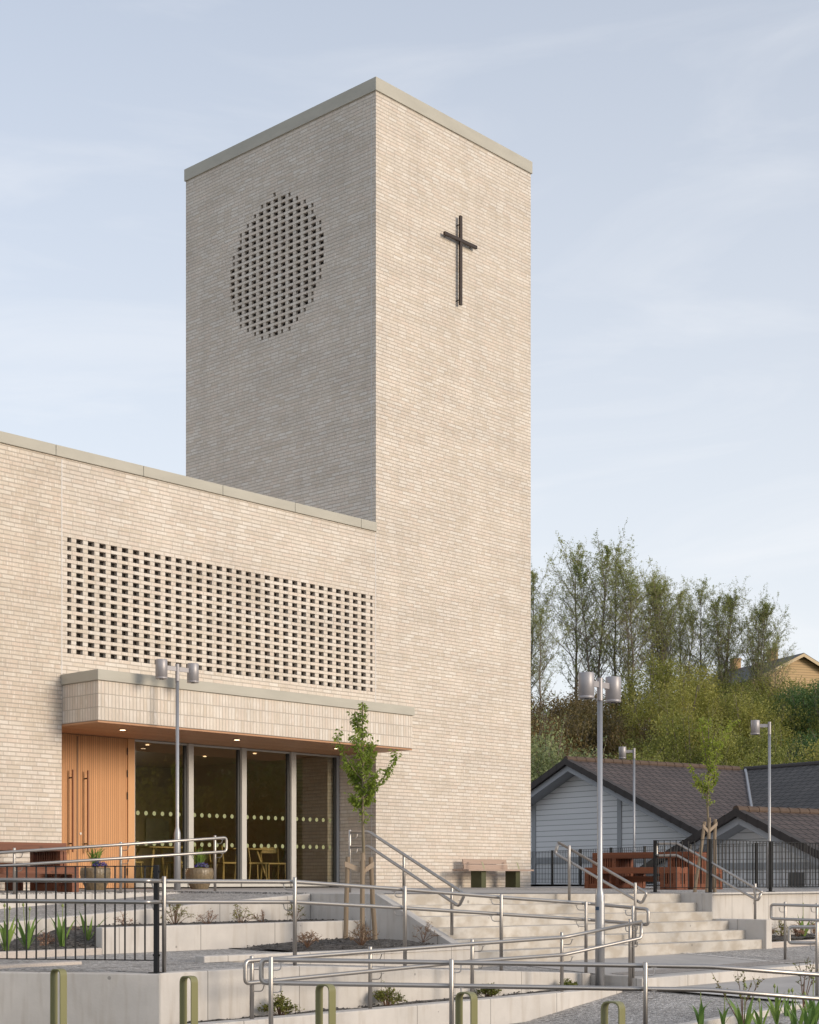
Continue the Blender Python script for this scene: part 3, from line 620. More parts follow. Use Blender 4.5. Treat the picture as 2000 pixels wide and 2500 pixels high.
# wing wall with lattice; the entrance recess is left open below
TL = -7.52; holes = []
cols = [(-7.41, -7.33)] + [(-7.165+.2347*k-.066, -7.165+.2347*k+.066) for k in range(30)] + [(-.165, -.10)]
for j in range(14):
    n_ = 55 + 2*j; z = (n_+.5)*CR+VOFF
    for a, b in cols: holes.append((a, b, z-.041, z+.041))
mb = MB(); ZW = 7.18
latticewall(mb, lambda x, d, z: TM(x, -d, z=z), TL, 0-.002, 2.75, ZW, holes, .085)
mb.quad(TM(-17,0,z=-.3), TM(TL,0,z=-.3), TM(TL,0,z=2.75), TM(-17,0,z=2.75)); mb.quad(TM(-17,0,z=2.75), TM(TL,0,z=2.75), TM(TL,0,z=ZW), TM(-17,0,z=ZW), 1)
mb.quad(TM(TL,0,z=-.3), TM(TL,-1.1,z=-.3), TM(TL,-1.1,z=2.75), TM(TL,0,z=2.75))             # left reveal
mb.quad(TM(-17,-12,z=-.3), TM(-17,0,z=-.3), TM(-17,0,z=ZW), TM(-17,-12,z=ZW))
mb.quad(TM(0,-12,z=-.3), TM(-17,-12,z=-.3), TM(-17,-12,z=ZW), TM(0,-12,z=ZW)); mb.quad(TM(0,-6.02,z=-.3), TM(0,-12,z=-.3), TM(0,-12,z=ZW), TM(0,-6.02,z=ZW))
mb.quad(TM(-17,0,z=ZW), TM(-.01,0,z=ZW), TM(-.01,-12,z=ZW), TM(-17,-12,z=ZW))
wing = sub(mb.build('wing', [M['brick'], M['brick2']], church, uv=True), church)
mb = MB(); mb.tm(TL+.02, -.05, -1.0, -.089, EYE-6.3, EYE-3.3); mb.build('lattice_shade_box', M['dark'], wing)  # black box in place of the unlit space behind the wing lattice
for k in range(10):
    a = -17+1.8*k+.35; b = min(a+1.792, -.003)
    if a > -.2: break
    mb = MB(); mb.tm(a, b, -.3, .035, EYE-7.365, EYE-7.185); mb.build('coping', M['coping'], wing, bevel=.006)
for tj in (TL, -.012):
    mb = MB(); mb.boxf(TM(tj-.008, 0, z=3.58 if tj < -1 else 3.58), U*.018, W*.004, Z*(7.15-3.58)); mb.build('movement_joint', M['joint'], wing)
# canopy
mb = MB(); mb.tm(TL+.01, 0, .003, 1.0, EYE-3.40, EYE-2.756); canopy = sub(mb.build('canopy', M['soldier'], church, uv=True), church)
mb = MB(); mb.tm(TL-.02, .03, .004, 1.035, EYE-3.575, EYE-3.403); mb.build('coping', M['coping'], canopy, bevel=.006)
mb = MB(); mb.tm(TL+.005, -.005, -1.03, .995, EYE-2.752, EYE-2.720)
mb.build('soffit', M['soffit'], canopy, uv=True)
for tt in (-6.5, -3.95, -1.4):
    mb = MB(); p = TM(tt, .3, z=2.706); mb.lathe(p, [(.07, 0), (.07, .012)], 20, 0); mb.lathe(p-Z*.003, [(.048, 0), (.048, .002)], 20, 1)
    mb.build('downlight', [M['lamp'], M['glow']], canopy)
# glazing and doors, 1.03 m behind the facade
GN = -1.03
def tg(px): return t_at(px, GN)
zg0, zg1 = .03, 2.715
t_l, t_f = tg(313), tg(329)
mb = MB(); mb.tm(TL, t_l, GN-.08, GN-.02, EYE-zg1, EYE-.02); dleaf = sub(mb.build('door', M['door'], church, uv=True), church); dleaf['label'] = 'vertical timber boarded entrance door'
tjn = tg(190)
mb = MB(); mb.boxf(TM(tjn-.006, GN-.018, z=.03), U*.012, W*.004, Z*2.66); mb.build('meeting_joint', M['frame2'], dleaf)
for px in (171, 208):
    mb = MB(); t_ = t_at(px, GN); p = TM(t_, GN+.09, z=.65); mb.boxc(p+Z*.72, U, W, .03, .03, 1.44); hd = sub(mb.build('handle', M['handle'], dleaf), dleaf)
    for zz in (.8, 1.95): mb = MB(); mb.tube([TM(t_, GN-.02, z=zz), TM(t_, GN+.08, z=zz)], .012, 8); mb.build('handle_bracket', M['bronze'], dleaf)
mb = MB(); p = TM(tg(198), GN-.02, z=.98); mb.tube([p, p+W*.012], .022, 12); mb.build('lock', M['steel'], dleaf)
for zz in (.25, 1.62, 2.02, 2.42): mb = MB(); mb.tube([TM(t_l-.012, GN-.006, z=zz), TM(t_l-.012, GN-.006, z=zz+.13)], .009, 8); mb.build('hinge', M['bronze'], dleaf)
mb = MB(); mb.tm(t_l, t_f, GN-.10, GN+.0, EYE-zg1, EYE-.02); mb.build('door_frame', M['doorplain'], church, uv=True)
mull = [(tg(457), tg(469)), (tg(587), tg(598.5)), (tg(708), tg(719.5))]
edges = [t_f] + [x for ab in mull for x in ab] + [tg(823)]
t_r = -.01
for k in range(4):
    a = edges[2*k]; b = edges[2*k+1]
    mb = MB(); fw = .035
    # frame with dark inner gasket
    mb.tm(a, b, GN-.07, GN-.01, EYE-zg1, EYE-zg1+fw, 0); mb.tm(a, b, GN-.07, GN+.02, EYE-(zg0+.085), EYE-zg0, 0)
    mb.tm(a, a+.02, GN-.07, GN-.012, EYE-zg1+fw, EYE-zg0-.085, 0); mb.tm(b-.05, b, GN-.07, GN-.014, EYE-zg1+fw, EYE-zg0-.085, 1)
    win = sub(mb.build('window', [M['frame'], M['frame2']], church, bevel=.003), church)
    mb = MB(); mb.quad(TM(a+.02, GN-.045, z=zg0+.085), TM(b-.05, GN-.045, z=zg0+.085), TM(b-.05, GN-.045, z=zg1-fw), TM(a+.02, GN-.045, z=zg1-fw)); mb.build('pane', M['glass'], win)
    mb = MB(); nd = 6
    dots = [tuple(331 + 0*i for i in range(0))]
    x0d = {0: (340, 440, 6), 1: (478, 570, 6), 2: (607, 693.5, 6), 3: (728, 809, 6)}[k]
    for i in range(x0d[2]):
        px = x0d[0] + (x0d[1]-x0d[0])*i/(x0d[2]-1); t_ = tg(px)
        for zz in (1.385, .83):
            c = TM(t_, GN-.040, z=zz); ring = [c + U*.041*math.cos(2*math.pi*q/20) + Z*.041*math.sin(2*math.pi*q/20) for q in range(20)]
            mb = MB(); mb.add(ring, [tuple(range(20))]); mb.build('dot_film', M['dots'], win)
for a, b in mull:
    mb = MB(); mb.tm(a, b, GN-.10, GN+.05, EYE-zg1, EYE-zg0); mb.build('mullion', M['frame'], church, bevel=.003)
mb = MB(); mb.tm(tg(823), tg(829), GN-.08, GN-.005, EYE-zg1, EYE-zg0); mb.build('mullion', M['trim'], church)
mb = MB(); mb.tm(tg(829)+.001, -.004, GN-.30, GN-.03, EYE-zg1, EYE-zg0+.2); mb.build('side_panel', M['frame2'], church)
# room behind the glass
mb = MB(); a, b = TL+.05, -.03; D = -6.5
P4 = lambda t, m, z: TM(t, m, z=z)
mb.quad(P4(a,GN-.1,.06), P4(b,GN-.1,.06), P4(b,D,.06), P4(a,D,.06), 1)
mb.quad(P4(a,GN-.1,2.72), P4(a,D,2.72), P4(b,D,2.72), P4(b,GN-.1,2.72), 0)
mb.quad(P4(a,D,.06), P4(b,D,.06), P4(b,D,2.72), P4(a,D,2.72), 0); mb.quad(P4(a,GN-.1,.06), P4(a,D,.06), P4(a,D,2.72), P4(a,GN-.1,2.72), 0); mb.quad(P4(b,D,.06), P4(b,GN-.1,.06), P4(b,GN-.1,2.72), P4(b,D,2.72), 0)
mb.build('room', [M['room'], M['roomfloor']], church)
mb = MB(); mb.tm(-.25, -.05, -2.35, -1.14, EYE-2.70, EYE-.07); mb.build('reflected_brick_pier', M['brick'], church, uv=True)  # added pier; stands for brick seen through and reflected in the last pane
for px, py in ((360, 1822), (622, 1843), (500, 1850)):
    Yr = (2.68-EYE)*F/(2145-py); p = Vector(((px-1000)/F*Yr, Yr, 2.70)); mb = MB(); mb.lathe(p, [(.035, 0), (.035, .01)], 16); mb.build('ceiling_light', M['glow2'], church)
for (px, z0, w, h) in ((378, 1.05, .42, .5), (402, 1.1, .2, .42), (470, 1.12, .3, .4), (612, 1.05, .22, .42)):
    p = pm(px, 2000, -6.45); p.z = z0; mb = MB(); mb.boxc(p+Z*h/2, U, W, w*1.2, .01, h); tag(mb.build('notice', M['paper'], loc=p), 'paper notice on the back wall of the room, seen through the glass at pixel column %d' % px if 0 else {378: 'wide pale notice on the room wall left of the lamp post', 402: 'small narrow notice hanging between two others inside the first window', 470: 'notice right of the first mullion on the room wall', 612: 'pale notice seen through the third window pane'}[px], 'notice', 'notices on the room wall')
# cross
crossp = pt
cm = .085
cr_ = sub(MB().build('cross_dummy', M['bronze'], church), church) if 0 else None
c0 = TM(t_at(1124, cm), cm, 0)
mb = MB(); tc_ = t_at(1124.5, cm); Yc = TM(tc_, cm, 0).y
ztop, zbot = zat(527, Yc), zat(745, Yc)
mb.boxf(TM(tc_-.036, cm-.022, z=zbot), U*.072, W*.05, Z*(ztop-zbot))
tl_, tr_ = t_at(1084, cm), t_at(1163, cm); zb = zat(564, TM(tl_, cm, 0).y)
mb.boxf(TM(tl_, cm-.02, z=zb-.075), U*(tr_-tl_), W*.055, Z*.07)
cross = sub(mb.build('cross', M['bronze'], church, bevel=.004), church)
for tt, zz in ((tc_-.04, ztop-.2), (tc_-.04, zbot+.1), (tl_+.12, zb-.05), (tr_-.12, zb-.05)): mb = MB(); mb.tube([TM(tt, 0, z=zz), TM(tt, cm, z=zz)], .012, 6); mb.build('bracket', M['bronze'], cross)

# ------------------------------------------------------------------ room furniture
def make_chair():
    r = thing('wooden_chair', 'x', 'chair', (0,0,0), 'wooden chairs inside the glazed room')
    X = Vector((1,0,0)); Y = Vector((0,1,0))
    mb = MB(); mb.boxc((0,0,.44), X, Y, .44, .42, .035); mb.build('seat', M['oak'], r, uv=True, bevel=.01)
    for sx in (-1,1):
        mb = MB(); mb.tube([(sx*.20,-.19,0), (sx*.19,-.17,.43)], .017, 6); mb.build('leg', M['oak'], r, uv=True)
        mb = MB(); mb.tube([(sx*.20,.21,0), (sx*.19,.17,.43), (sx*.20,.23,.78)], .017, 6); mb.build('leg', M['oak'], r, uv=True)
    mb = MB(); rows = []
    for k in range(9):
        a = (k/8-.5)*1.6; x = math.sin(a)*.29; y = .17+.08*math.cos(a); rows.append([Vector((x, y, .66)), Vector((x, y+.01, .79)), Vector((x*1.0, y+.03, .79)), Vector((x, y+.02, .66)), Vector((x, y, .66))])
    mb.strip(rows); mb.build('backrest', M['oak'], r, uv=True)
    return r
def make_table():
    r = thing('wooden_table', 'x', 'table', (0,0,0), 'wooden tables inside the glazed room')
    X = Vector((1,0,0)); Y = Vector((0,1,0))
    mb = MB(); mb.boxc((0,0,.735), X, Y, 1.2, .8, .025); mb.build('tabletop', M['oak'], r, uv=True, bevel=.005)
    for sx in (-1,1):
        for sy in (-1,1):
            mb = MB(); mb.tube([(sx*.52, sy*.34, 0), (sx*.30, sy*.20, .72)], [.020,.028], 6); mb.build('leg', M['oak'], r, uv=True)
    return r
ang_u = math.atan2(U.y, U.x)
chairs = [(312, -2.2, 1.5, 'chair behind the first pane next to the door frame'), (440, -2.3, -1.5, 'chair just left of the first mullion'), (546, -2.0, 1.6, 'chair left of the second mullion facing the crossed table legs'), (620, -2.0, 1.3, 'chair with curved back in the third pane, left one of two'), (668, -2.3, -.3, 'chair with curved back in the third pane, right one of two'), (772, -2.2, -1.7, 'chair seen against brick reflection in the last pane')]
src = None
for px, m_, ro, lb in chairs:
    p = TM(t_at(px, m_), m_, z=.06)
    if src is None: src = make_chair(); c = src; c.location = p; c.rotation_euler = (0, 0, ang_u+ro); c['label'] = 'light oak '+lb
    else: copy_tree(src, p, ang_u+ro, label='light oak '+lb)
src = None
for px, m_, ro, lb in [(385, -2.5, .1, 'light oak table with splayed legs behind the first window pane'), (585, -2.6, .1, 'light oak table with splayed legs behind the second mullion'), (735, -2.5, .1, 'light oak table with splayed legs behind the last window pane')]:
    p = TM(t_at(px, m_), m_, z=.06)
    if src is None: src = make_table(); src.location = p; src.rotation_euler = (0, 0, ang_u+ro); src['label'] = lb
    else: copy_tree(src, p, ang_u+ro, label=lb)

# ------------------------------------------------------------------ handrails
TR = .0215
def handrail(label, path, posts, radius=.06, closed=False, groups='tubular steel handrails', brk=1):
    """path: list of world points (filleted tube). posts: (base point, top z, [rail heights], offset sign)"""
    r = thing('handrail', label, 'handrail', posts[0][0], groups)
    for pa in path:
        mb = MB(); mb.tube(fillet(pa, radius), TR, 12); mb.build('rail', M['steel'], r, smooth=True)
    for (b, zt, zr, off) in posts:
        mb = MB(); b = Vector(b); mb.tube([b, Vector((b.x, b.y, zt-.006)), Vector((b.x, b.y, zt))], [TR, TR, TR*.85], 12)
        for z_ in zr: mb.lathe(Vector((b.x, b.y, 0))+Z*(z_-.05), [(.0, 0), (.0, .001)], 3)
        mb.build('post', M['steel'], r, smooth=True)
        for z_ in zr:
            mb = MB(); q = Vector((b.x, b.y, z_-.085)); o_ = Vector(off)
            dr = Vector((.085, 0, 0))*brk
            mb.tube(fillet([q, q+dr+o_*.5, q+dr+o_+Z*.062], .03, 3), .006, 6)
            mb.boxc(q+dr+o_+Z*.064, Vector((1,0,0)), Vector((0,1,0)), .05, .012, .005)
            mb.build('bracket', M['steel'], r)
    return r
def lerp_rail(pts, px):                     # rail height at a column, pts in photo pixels
    for (a, b), (c, d) in zip(pts, pts[1:]):
        if a <= px <= c: return b + (d-b)*(px-a)/(c-a)
    return pts[-1][1]
# A: upper left, along the kerb
mA = 3.0; offA = -.06
top = [(-120, 2090), (550, 2045)]; bot = [(-120, 2122), (550, 2079)]
path = [pm(-120, 2090, mA+.06), pm(553, 2045, mA+.06), pm(553, 2079, mA+.06), pm(-120, 2122, mA+.06)]
posts = []
for px, yt, yb in ((-80, 2080, 2190), (35, 2070, 2188.6), (295, 2055.5, 2184), (525, 2039.7, 2180.5)):
    b = pm(px, yb, mA); b.z = EYE-.24; posts.append((b, zat(yt, b.y), [zat(lerp_rail(top, px), b.y), zat(lerp_rail(bot, px), b.y)], W*.05))
handrail('steel double handrail rising past the timber doors and flower pots', [path], posts)
# B: long rail on the ramp wall, three directions
mB = 9.96; mBr = 9.90
c1 = pm(1441, 2203, mBr); 
topB = [(400, 2151.5), (720, 2153), (989, 2172), (1224, 2191), (1441, 2206.5)]; botB = [(400, 2202), (720, 2202.5), (989, 2217), (1224, 2232), (1441, 2246)]
pl = pY(-60, 2148.5, 14.9); pl2 = pY(-60, 2199, 14.9); pk = pY(362, 2150.5, 14.55); pk2 = pY(362, 2202.5, 14.55)
tE = -6.43; pe = pt(1583, 2220, tE); pe2 = pt(1583, 2258, tE)
patht = [pl, pk] + [pm(px, py, mBr) for px, py in topB[:1]] + [pm(px, py, mBr) for px, py in topB[1:]] + [pe, pe2] + [pm(px, py, mBr) for px, py in botB[::-1]] + [pk2, pl2]
posts = []
for px, yt, yb in ((400.7, 2139.5, 2372), (720, 2141.5, 2358), (989, 2162.6, 2361), (1224, 2183, 2370), (1431, 2201, 2377)):
    b = pm(px, yb, mB); b.z = EYE - e_rampB(t_at(px, mB)); posts.append((b, zat(yt, b.y), [zat(lerp_rail(topB, px), b.y), zat(lerp_rail(botB, px), b.y)], -W*.05))
b = pt(1544, 2391, tE); b.z = EYE-1.235; b += -U*.0+W*.0; posts.append((b+Vector((0,-.06,0)), zat(2211, b.y-.06), [zat(2218, b.y), zat(2258, b.y)], Vector((0,.05,0))))
handrail('longest steel handrail, on the middle ramp wall from black fence to stairs foot', [patht], posts, .05, brk=-1)
# C: lowest ramp kerb
mC = 10.5; mCr = 10.56
topC = [(611, 2345.5), (1153, 2304.5), (1376.7, 2288.5)]; botC = [(611, 2399), (1153, 2347), (1376.7, 2331)]
pe = TM(-6.43, 10.86, 0); pe = pY(1566, 2250.5, pe.y); pe2 = Vector((pe.x, pe.y, zat(2290, pe.y)))
pathC = [pm(px, py, mCr) for px, py in topC[::-1]]
l1 = pm(599, 2346.5, mCr); l2 = pm(599, 2401, mCr)
pathC = [pe] + pathC[:-1] + [l1, l2] + [pm(px, py, mCr) for px, py in botC[1:]] + [pe2, pe]
posts = []
for px, yt, yb in ((615, 2333.5, 2489), (904, 2311, 2462), (1153, 2293, 2438), (1372, 2276, 2422)):
    b = pm(px, yb, mC-.01); b.z = EYE-1.352; posts.append((b, zat(yt, b.y), [zat(lerp_rail(topC, px), b.y), zat(lerp_rail(botC, px), b.y)], W*.05))
b = pY(1540, 2408, pe.y-.02); b.y += .05; posts.append((Vector((b.x, b.y, EYE-1.34)), zat(2244, b.y), [zat(2256, b.y), zat(2295, b.y)], Vector((0,-.05,0))))
handrail('steel handrail looped at both ends, crossing in front of the tall lamp post', [pathC], posts, .05)
# D: foremost rail
YD = 13.7
def yd(px): return YD + .0003*(px-640)
topD = [(640, 2345), (1731, 2360), (2150, 2391)]; botD = [(640, 2399), (1731, 2417), (2150, 2450)]
pathD = [pY(2150, 2391, 14.1), pY(1731, 2360, yd(1731)), pY(638, 2343, yd(640)), pY(638, 2399.5, yd(640)), pY(1731, 2417, yd(1731)), pY(2150, 2450, 14.1)]
posts = []
for px, yt in ((661.6, 2335.5), (1102.7, 2341.6), (1576, 2349), (2060, 2372)):
    y_ = yd(px)-.06; b = pY(px, 2500, y_); b.z = -1.5; posts.append((b, zat(yt, y_), [zat(lerp_rail(topD, px), y_), zat(lerp_rail(botD, px), y_)], Vector((0,.05,0))))
handrail('nearest steel double handrail across the foreground, bending down at the right', [pathD], posts, .05)
# S1, S2, S3 on the stairs
tS = -7.37
pathS = [pt(858, 2032, tS), pt(901, 2031, tS), pt(1135, 2183, tS), pt(1121, 2213, tS), pt(900, 2066, tS), pt(858, 2068, tS)]
posts = []
for px, yt, e_, ys in ((854, 2026, .195, (2032, 2068)), (979, 2083, .36, (2084, 2119)), (1096, 2158, .74, (2159, 2195))):
    b = pt(px, 2200, tS+.0); b += U*.06 if px > 900 else U*.0; b.z = EYE-e_; posts.append((b, zat(yt, b.y), [zat(ys[0], b.y), zat(ys[1], b.y)], Vector((.02, 0, 0))))
handrail('steel handrail down the left edge of the stairs, beside the staked tree', [pathS], posts, .05)
tS = -3.4
pathS = [pt(1364, 2057, tS), pt(1580, 2180, tS), pt(1567, 2206, tS), pt(1356, 2083, tS), pt(1364, 2057, tS)]
posts = []
for px, yt, e_, ys in ((1395, 2064, .39, (2074, 2104)), (1556, 2155, .975, (2165, 2195))):
    b = pt(px, 2200, tS)-U*.05; b.z = EYE-e_; posts.append((b, zat(yt, b.y), [zat(ys[0], b.y), zat(ys[1], b.y)], U*.05))
handrail('steel handrail standing in the middle of the stairs with a closed sloping loop', [pathS], posts, .05, brk=-.4)
tS = .12
pathS = [pt(1855, 2184, tS), pt(1861, 2177, tS), pt(1655, 2059.5, tS), pt(1603, 2060.5, tS), pt(1604, 2089.5, tS), pt(1652.7, 2088, tS), pt(1851, 2199, tS), pt(1859, 2180, tS)]
b = pt(1844, 2244, tS); b.z = EYE-.67
handrail('steel handrail down the right edge of the stairs, fixed to the black fence', [pathS], [(b, zat(2157, b.y), [zat(2168, b.y), zat(2195, b.y)], U*.03)], .04, brk=-.4)
# E1, E2 at the right edge
tE1 = -1.7; ya = TM(tE1, m_at(1883, tE1), 0).y
pathE = [pt(2120, 2215, tE1), pt(1883, 2208.7, tE1), pt(1883, 2243, tE1), pt(2120, 2251, tE1)]
posts = []
for px, yt in ((1914, 2202), (1991.7, 2205)):
    b = pt(px, 2351, tE1)+U*.04; b.z = EYE-e_plat(10.3); posts.append((b, zat(yt, b.y), [zat(2213, b.y), zat(2248, b.y)], -U*.04))
handrail('looped steel handrail end above the platform at the right edge of view', [pathE], posts, .04, brk=-.8)
pathE = [pY(2120, 2263, 18.6), pY(1927, 2263.5, 18.9), pY(1927, 2302, 18.9), pY(2120, 2304, 18.6)]
b = pY(1995, 2437, 18.7); b.z = EYE-1.42
handrail('lower looped steel handrail end at the right edge, nearer than the other loop', [pathE], [(b, zat(2251, b.y), [zat(2264, b.y), zat(2303, b.y)], Vector((0,.05,0)))], .04, brk=-.8)

# ------------------------------------------------------------------ black fences
def fence(label, pts, zt, zb, zp_t, zp_b, postpx, spacing=.115, group='black picket fences', base=True, bar=.008, pw=.045):
    """pts: plan polyline; bars every `spacing`; postpx = list of distances along the line that carry a post"""
    r = thing('fence', label, 'fence', (pts[0].x, pts[0].y, zb), group)
    rails = MB(); pick = MB(); d_tot = 0; X = Vector((1,0,0))
    for a, b in zip(pts, pts[1:]):
        a = Vector((a.x, a.y, 0)); b = Vector((b.x, b.y, 0)); L_ = (b-a).length; d = (b-a).normalized(); nrm = Vector((-d.y, d.x, 0))
        for zz in (zt, zb+.07): rails.boxf(a-nrm*.012+Z*(zz-.005), d*L_, nrm*.024, Z*.010)
        n = int(L_/spacing)
        for i in range(n):
            p = a + d*(i+.5)*L_/n; pick.tube([p+Z*(zb+.07), p+Z*(zt-.005)], bar, 6)
    rails.build('rail', M['black'], r)
    o = pick.build('pickets', M['black'], r); o['kind'] = 'stuff' if len(pick.f) > 1200 else 'part'
    if o['kind'] == 'part': del o['kind']
    tot = 0; segs = list(zip(pts, pts[1:]))
    for s_ in postpx:
        rem = s_
        for a, b in segs:
            L_ = ((b-a).xy).length
            if rem <= L_+1e-4:
                d = Vector((b.x-a.x, b.y-a.y, 0)).normalized(); p = Vector((a.x, a.y, 0))+d*rem
                mb = MB(); mb.boxf(p-d*pw/2-Vector((-d.y, d.x, 0))*pw/2+Z*zp_b, d*pw, Vector((-d.y, d.x, 0))*pw, Z*(zp_t-zp_b))
                mb.boxc(p+Z*(zp_b+.006), d, Vector((-d.y, d.x, 0)), .13, .11, .012)
                for zz in (zt-.04, zb+.10): mb.tube([p-d*.034+Z*zz, p+d*.034+Z*zz], .012, 6)
                mb.build('post', M['black'], r, bevel=.002); break
            rem -= L_
    return r
def fence_each(label, a, b, zt, zb, n, posts, off=0, **k):
    pass
# left fence on the front wall: pickets placed one by one as parts
fz_t = zat(2115, 14.7); fz_b = zat(2345.5, 14.7)
fa = Vector((cz.x-.01, cz.y+.08, 0))+fd*.04; r = thing('fence', 'thin-barred black fence at the left, on the concrete wall, ending in a thick post', 'fence', (fa.x, fa.y, EYE-.905), 'black picket fences')
mb = MB(); nrm = -fn
for zz in (fz_t, fz_b): mb.boxf(fa-nrm*.014+Z*(zz-.005), fd*4.0, nrm*.028, Z*.010)
mb.build('rail', M['black'], r)
for i in range(34):
    p = fa + fd*(.115+.1005*i)
    mb = MB(); mb.tube([p+Z*fz_b, p+Z*(fz_t-.005)], .0085, 8); mb.build('picket', M['black'], r)
mb = MB(); mb.boxc(fa+Z*((EYE-.905+zat(2112, 14.7))/2+.0), fd, nrm, .045, .045, zat(2112, 14.7)-(EYE-.905)); mb.boxc(fa+Z*(EYE-.905+.010), fd, nrm, .13, .10, .010)
for zz in (fz_t-.05, fz_b+.05): mb.tube([fa-fd*.036+Z*zz, fa+fd*.036+Z*zz], .011, 6)
mb.build('post', M['black'], r, bevel=.003)
p3 = [TM(.1, 6.6, .24), TM(.1, 7.7, .24), TM(4.5, 7.7, .24)]
def nearfence():
    a, b = TM(.1, 6.62, 0), TM(.1, 7.72, 0); L1 = 1.10
    zt = EYE-.245+.90; zb = EYE-.245+.02
    r = fence('black picket fence on the high concrete wall right of the stairs', [a, b, TM(9, 7.72, 0)], zt, zb, zt+.01, EYE-.24, [0.0, L1, L1+2.0, L1+4.0, L1+6.0], .112, bar=.008, pw=.05)
nearfence()
ff = [Vector((3.2, 48.2, 0)), Vector((6.25, 38.2, 0)), Vector((7.4, 36.2, 0)), Vector((10.4, 34.0, 0)), Vector((16, 33, 0))]
fence('far black picket fence at the terrace edge, behind the red benches', ff, EYE+.80, EYE-.20, EYE+.82, EYE-.24, [1.2+2.05*i for i in range(9)], .115, bar=.008, pw=.06)

# ------------------------------------------------------------------ lamp posts
def lamp_head(mb, c, r=.098, h=.32):
    mb.lathe(c-Z*h, [(r*.93, 0), (r, .004), (r, .028), (r*.965, .030), (r*.965, .036), (r, .038), (r, h-.006), (r*.96, h)], 28)
def lamppost(label, base, height, heads, thick_h, group='grey lamp posts', rb=.055, rt=.030, sticker=False):
    r = thing('street_lamp', label, 'street lamp', base, group); b = Vector(base)
    mb = MB(); mb.lathe(b, [(rb, -.3), (rb, thick_h), (rb*.98, thick_h+.01), (rb*.62, thick_h+.085), (rt*1.02, thick_h+.10), (rt, thick_h+.11), (rt, height-.26)], 24)
    mb.build('pole', M['galv'], r, smooth=True)
    mb = MB(); mb.lathe(b, [(rt+.005, height-.28), (rt+.005, height), (rt*.9, height+.002)], 20); mb.build('collar', M['lamp'], r, smooth=False)
    if sticker:
        vd = Vector((-b.x, -b.y, 0)).normalized(); sd = Vector((-vd.y, vd.x, 0))
        mb = MB(); rows = []
        for i in range(9):
            a = (-62+14*i); q = [b + (vd*math.cos(R(a))+sd*math.sin(R(a)))*(rb+.004)+Z*z_ for z_ in (thick_h-.60, thick_h-.06)]; rows.append(q)
        mb.strip([list(x) for x in zip(*rows)]); mb.build('service_hatch', M['galv'], r, smooth=True)
        s = vd*math.cos(R(-28))-sd*0; 
        mb = MB(); mk = MB()
        rows = []; 
        for i in range(6):
            a = R(-64+11*i); rows.append([b+(vd*math.cos(a)+sd*-math.sin(a)*-1)*(rb+.0065)+Z*z_ for z_ in (thick_h-.175, thick_h-.130)])
        mb.strip([list(x) for x in zip(*rows)]); 
        for i in range(3):
            rows = []
            for j in range(3):
                a = R(-60+6*j); rows.append([b+(vd*math.cos(a)+sd*math.sin(a))*(rb+.008)+Z*z_ for z_ in (thick_h-.168+.013*i, thick_h-.163+.013*i)])
            mb.strip([list(x) for x in zip(*rows)], 1)
        mb.build('sticker', [M['sticker'], M['stickw']], r)
    for (d, dist, dz) in heads:
        d = Vector(d).normalized(); c = b + d*dist + Z*(height+.04+dz)
        mb = MB(); n = Vector((-d.y, d.x, 0)); mb.boxf(b+d*rt*.8-n*.012+Z*(height-.12), d*(dist-.06), n*.024, Z*.075); mb.build('arm', M['lamp'], r, bevel=.003)
        mb = MB(); lamp_head(mb, c); hd = sub(mb.build('lamp_head', M['lamp'], r, smooth=False), r)
        for p in hd.data.polygons: p.use_smooth = abs(p.normal.z) < .5
        mb = MB(); mb.lathe(c-Z*.318, [(.078, -.004), (.078, .003)], 20); mb.lathe(c-Z*.326, [(.03, -.003), (.03, .004)], 12); mb.build('lens', M['lens'], hd)
    return r
b1 = pm(433, 2176, 1.5); b1.z = EYE-.205
lamppost('twin-headed grey lamp post in front of the glazed entrance', b1, 3.75, [(U, .33, 0), (-U, .33, 0)], .95)
tb = -6.70; b2 = TM(tb, m_at(1465, tb), 1.36)
lamppost('largest twin-headed grey lamp post, in the planter in front of the stairs', b2, 3.86, [(U, .285, 0), (-U, .285, 0)], 1.14, sticker=True, rb=.059, rt=.033)
b3 = pY(1548.5, 2164, 41.7); b3.z = EYE-.22
lamppost('farthest single-headed lamp post, between the red benches and the grey house', b3, 3.72, [(Vector((-.96,.1,0)), .31, .0)], .96)
b4 = pY(1879, 2174, 34.7); b4.z = EYE-.24
lamppost('single-headed lamp post behind the black fence at the right', b4, 3.74, [(Vector((-.96,.1,0)), .31, .0)], .96)

